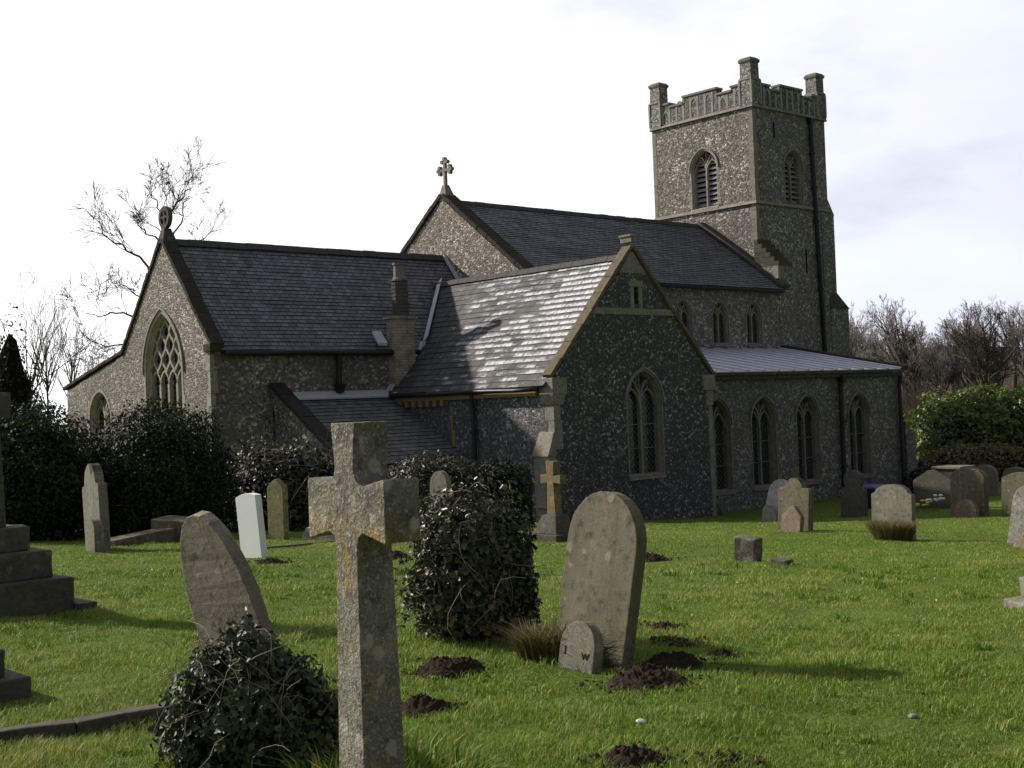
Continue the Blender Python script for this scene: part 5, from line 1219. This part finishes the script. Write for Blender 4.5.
for i, (x, y, h, lab) in enumerate(((-17.9, 49, 8.2, 'thin leafless sapling right of the dark conifer'), (-17.2, 50, 7.4, 'slender leafless sapling midway between conifer and chapel'), (-16.4, 49.5, 6.0, 'shorter leafless sapling nearest the chapel wall'), (-21.6, 52, 8.8, 'leafless tree behind the dark conifer'))):
    bare_tree('bare_tree', lab, (x, y), h, 40+i, .05, rmin=.007, tw='twig_far', spread=.6, levels=2, split=2, first=.95, up=.9, wob=.07, shoots=5, kids=16, len_k=.42)
foliage('conifer', 'dark ivy-clad conifer column at the left edge of the sky', 'tree', (-18.7, 47.5), (1.0, .85, 4.7), 10000, .14, 'conifer', 51, e=2.6, depth=.5, amp=.5, lobed=False, f=3)
mb = MB(); mb.box(-.45, .45, -.35, .35, -.3, 2.75); mb.box(-.5, .5, -.4, .4, 2.752, 2.85); o = mb.build('brick_chimney', M['brick_red'], bevel=.02); o.location = (-17.6, 47, gz(-17.6, 47)); tag(o, 'red brick stack just showing above the left dark bush', 'chimney')
low = bare_tree('bare_tree', 'low spreading leafless tree behind the south aisle roof', (-15.6, 56), 7.2, 66, .12, rmin=.008, tw='twig_far', spread=.8, levels=3, first=.4, shoots=6, up=.4)

protos = [bare_tree('bare_tree', 'bare winter tree in the wood beyond the church', (40 + 5*i, 100 + 3*i), 9.4 + i*.4, 100+i, .24, group='bare trees in the far wood', rmin=.010, tw='twig_far', spread=.62, levels=4, first=.85, up=.7, shoots=5, kids=9, len_k=.50, wob=.08) for i in range(4)]
rr = random.Random(9); spots = []
for k in range(42):
    y = rr.uniform(84, 135); px = rr.uniform(835, 1075); spots.append(((px-512)/1273*y, y))
for i, (x, y) in enumerate(spots):
    s_ = rr.uniform(.72, 1.16)
    if i < 4: protos[i].location = (x, y, gz(x, y)); protos[i].scale = (s_,)*3
    else: copy_tree(protos[i % 4], (x, y), rr.uniform(0, 6.28), s_, 'bare winter tree in the wood beyond the church', 'bare trees in the far wood')
bare_tree('bare_tree', 'tall round-headed bare tree standing above the wood at the right', (26.4, 70), 8.7, 303, .36, rmin=.010, tw='twig', spread=.85, levels=4, first=.62, up=.9, shoots=5, kids=14, len_k=.55, wob=.12)
# undergrowth of the wood
def thicket():
    rng = np.random.default_rng(3); n = 12000; y = rng.uniform(74, 118, n); px = rng.uniform(828, 1090, n); x = (px-512)/1273*y; z = gz_np(x, y)
    h = rng.uniform(1.6, 4.6, n)*(.6 + .4*np.sin(px*.05)**2); segs = []
    A = np.stack([x, y, z-.1], 1); D = np.stack([rng.normal(0, .13, n), rng.normal(0, .1, n), np.ones(n)], 1); Bm = A + D*h[:, None]*.5; C = Bm + (D + np.stack([rng.normal(0, .12, n), rng.normal(0, .12, n), np.zeros(n)], 1))*h[:, None]*.5
    for a, b, c in zip(A, Bm, C):
        segs.append((Vector(a), Vector(b), .024, .018, 0)); segs.append((Vector(b), Vector(c), .018, .008, 0))
        for _ in range(3):
            t_ = rng.uniform(.2, .9); p = a + (c-a)*t_; segs.append((Vector(p), Vector(p + rng.normal(0, .4, 3) + np.array([0, 0, .6])), .012, .006, 0))
    tag(seg_mesh('undergrowth', segs, 'twig_brush', None, 3, .008), 'brown leafless undergrowth filling the far wood', 'undergrowth', kind='stuff')
thicket()
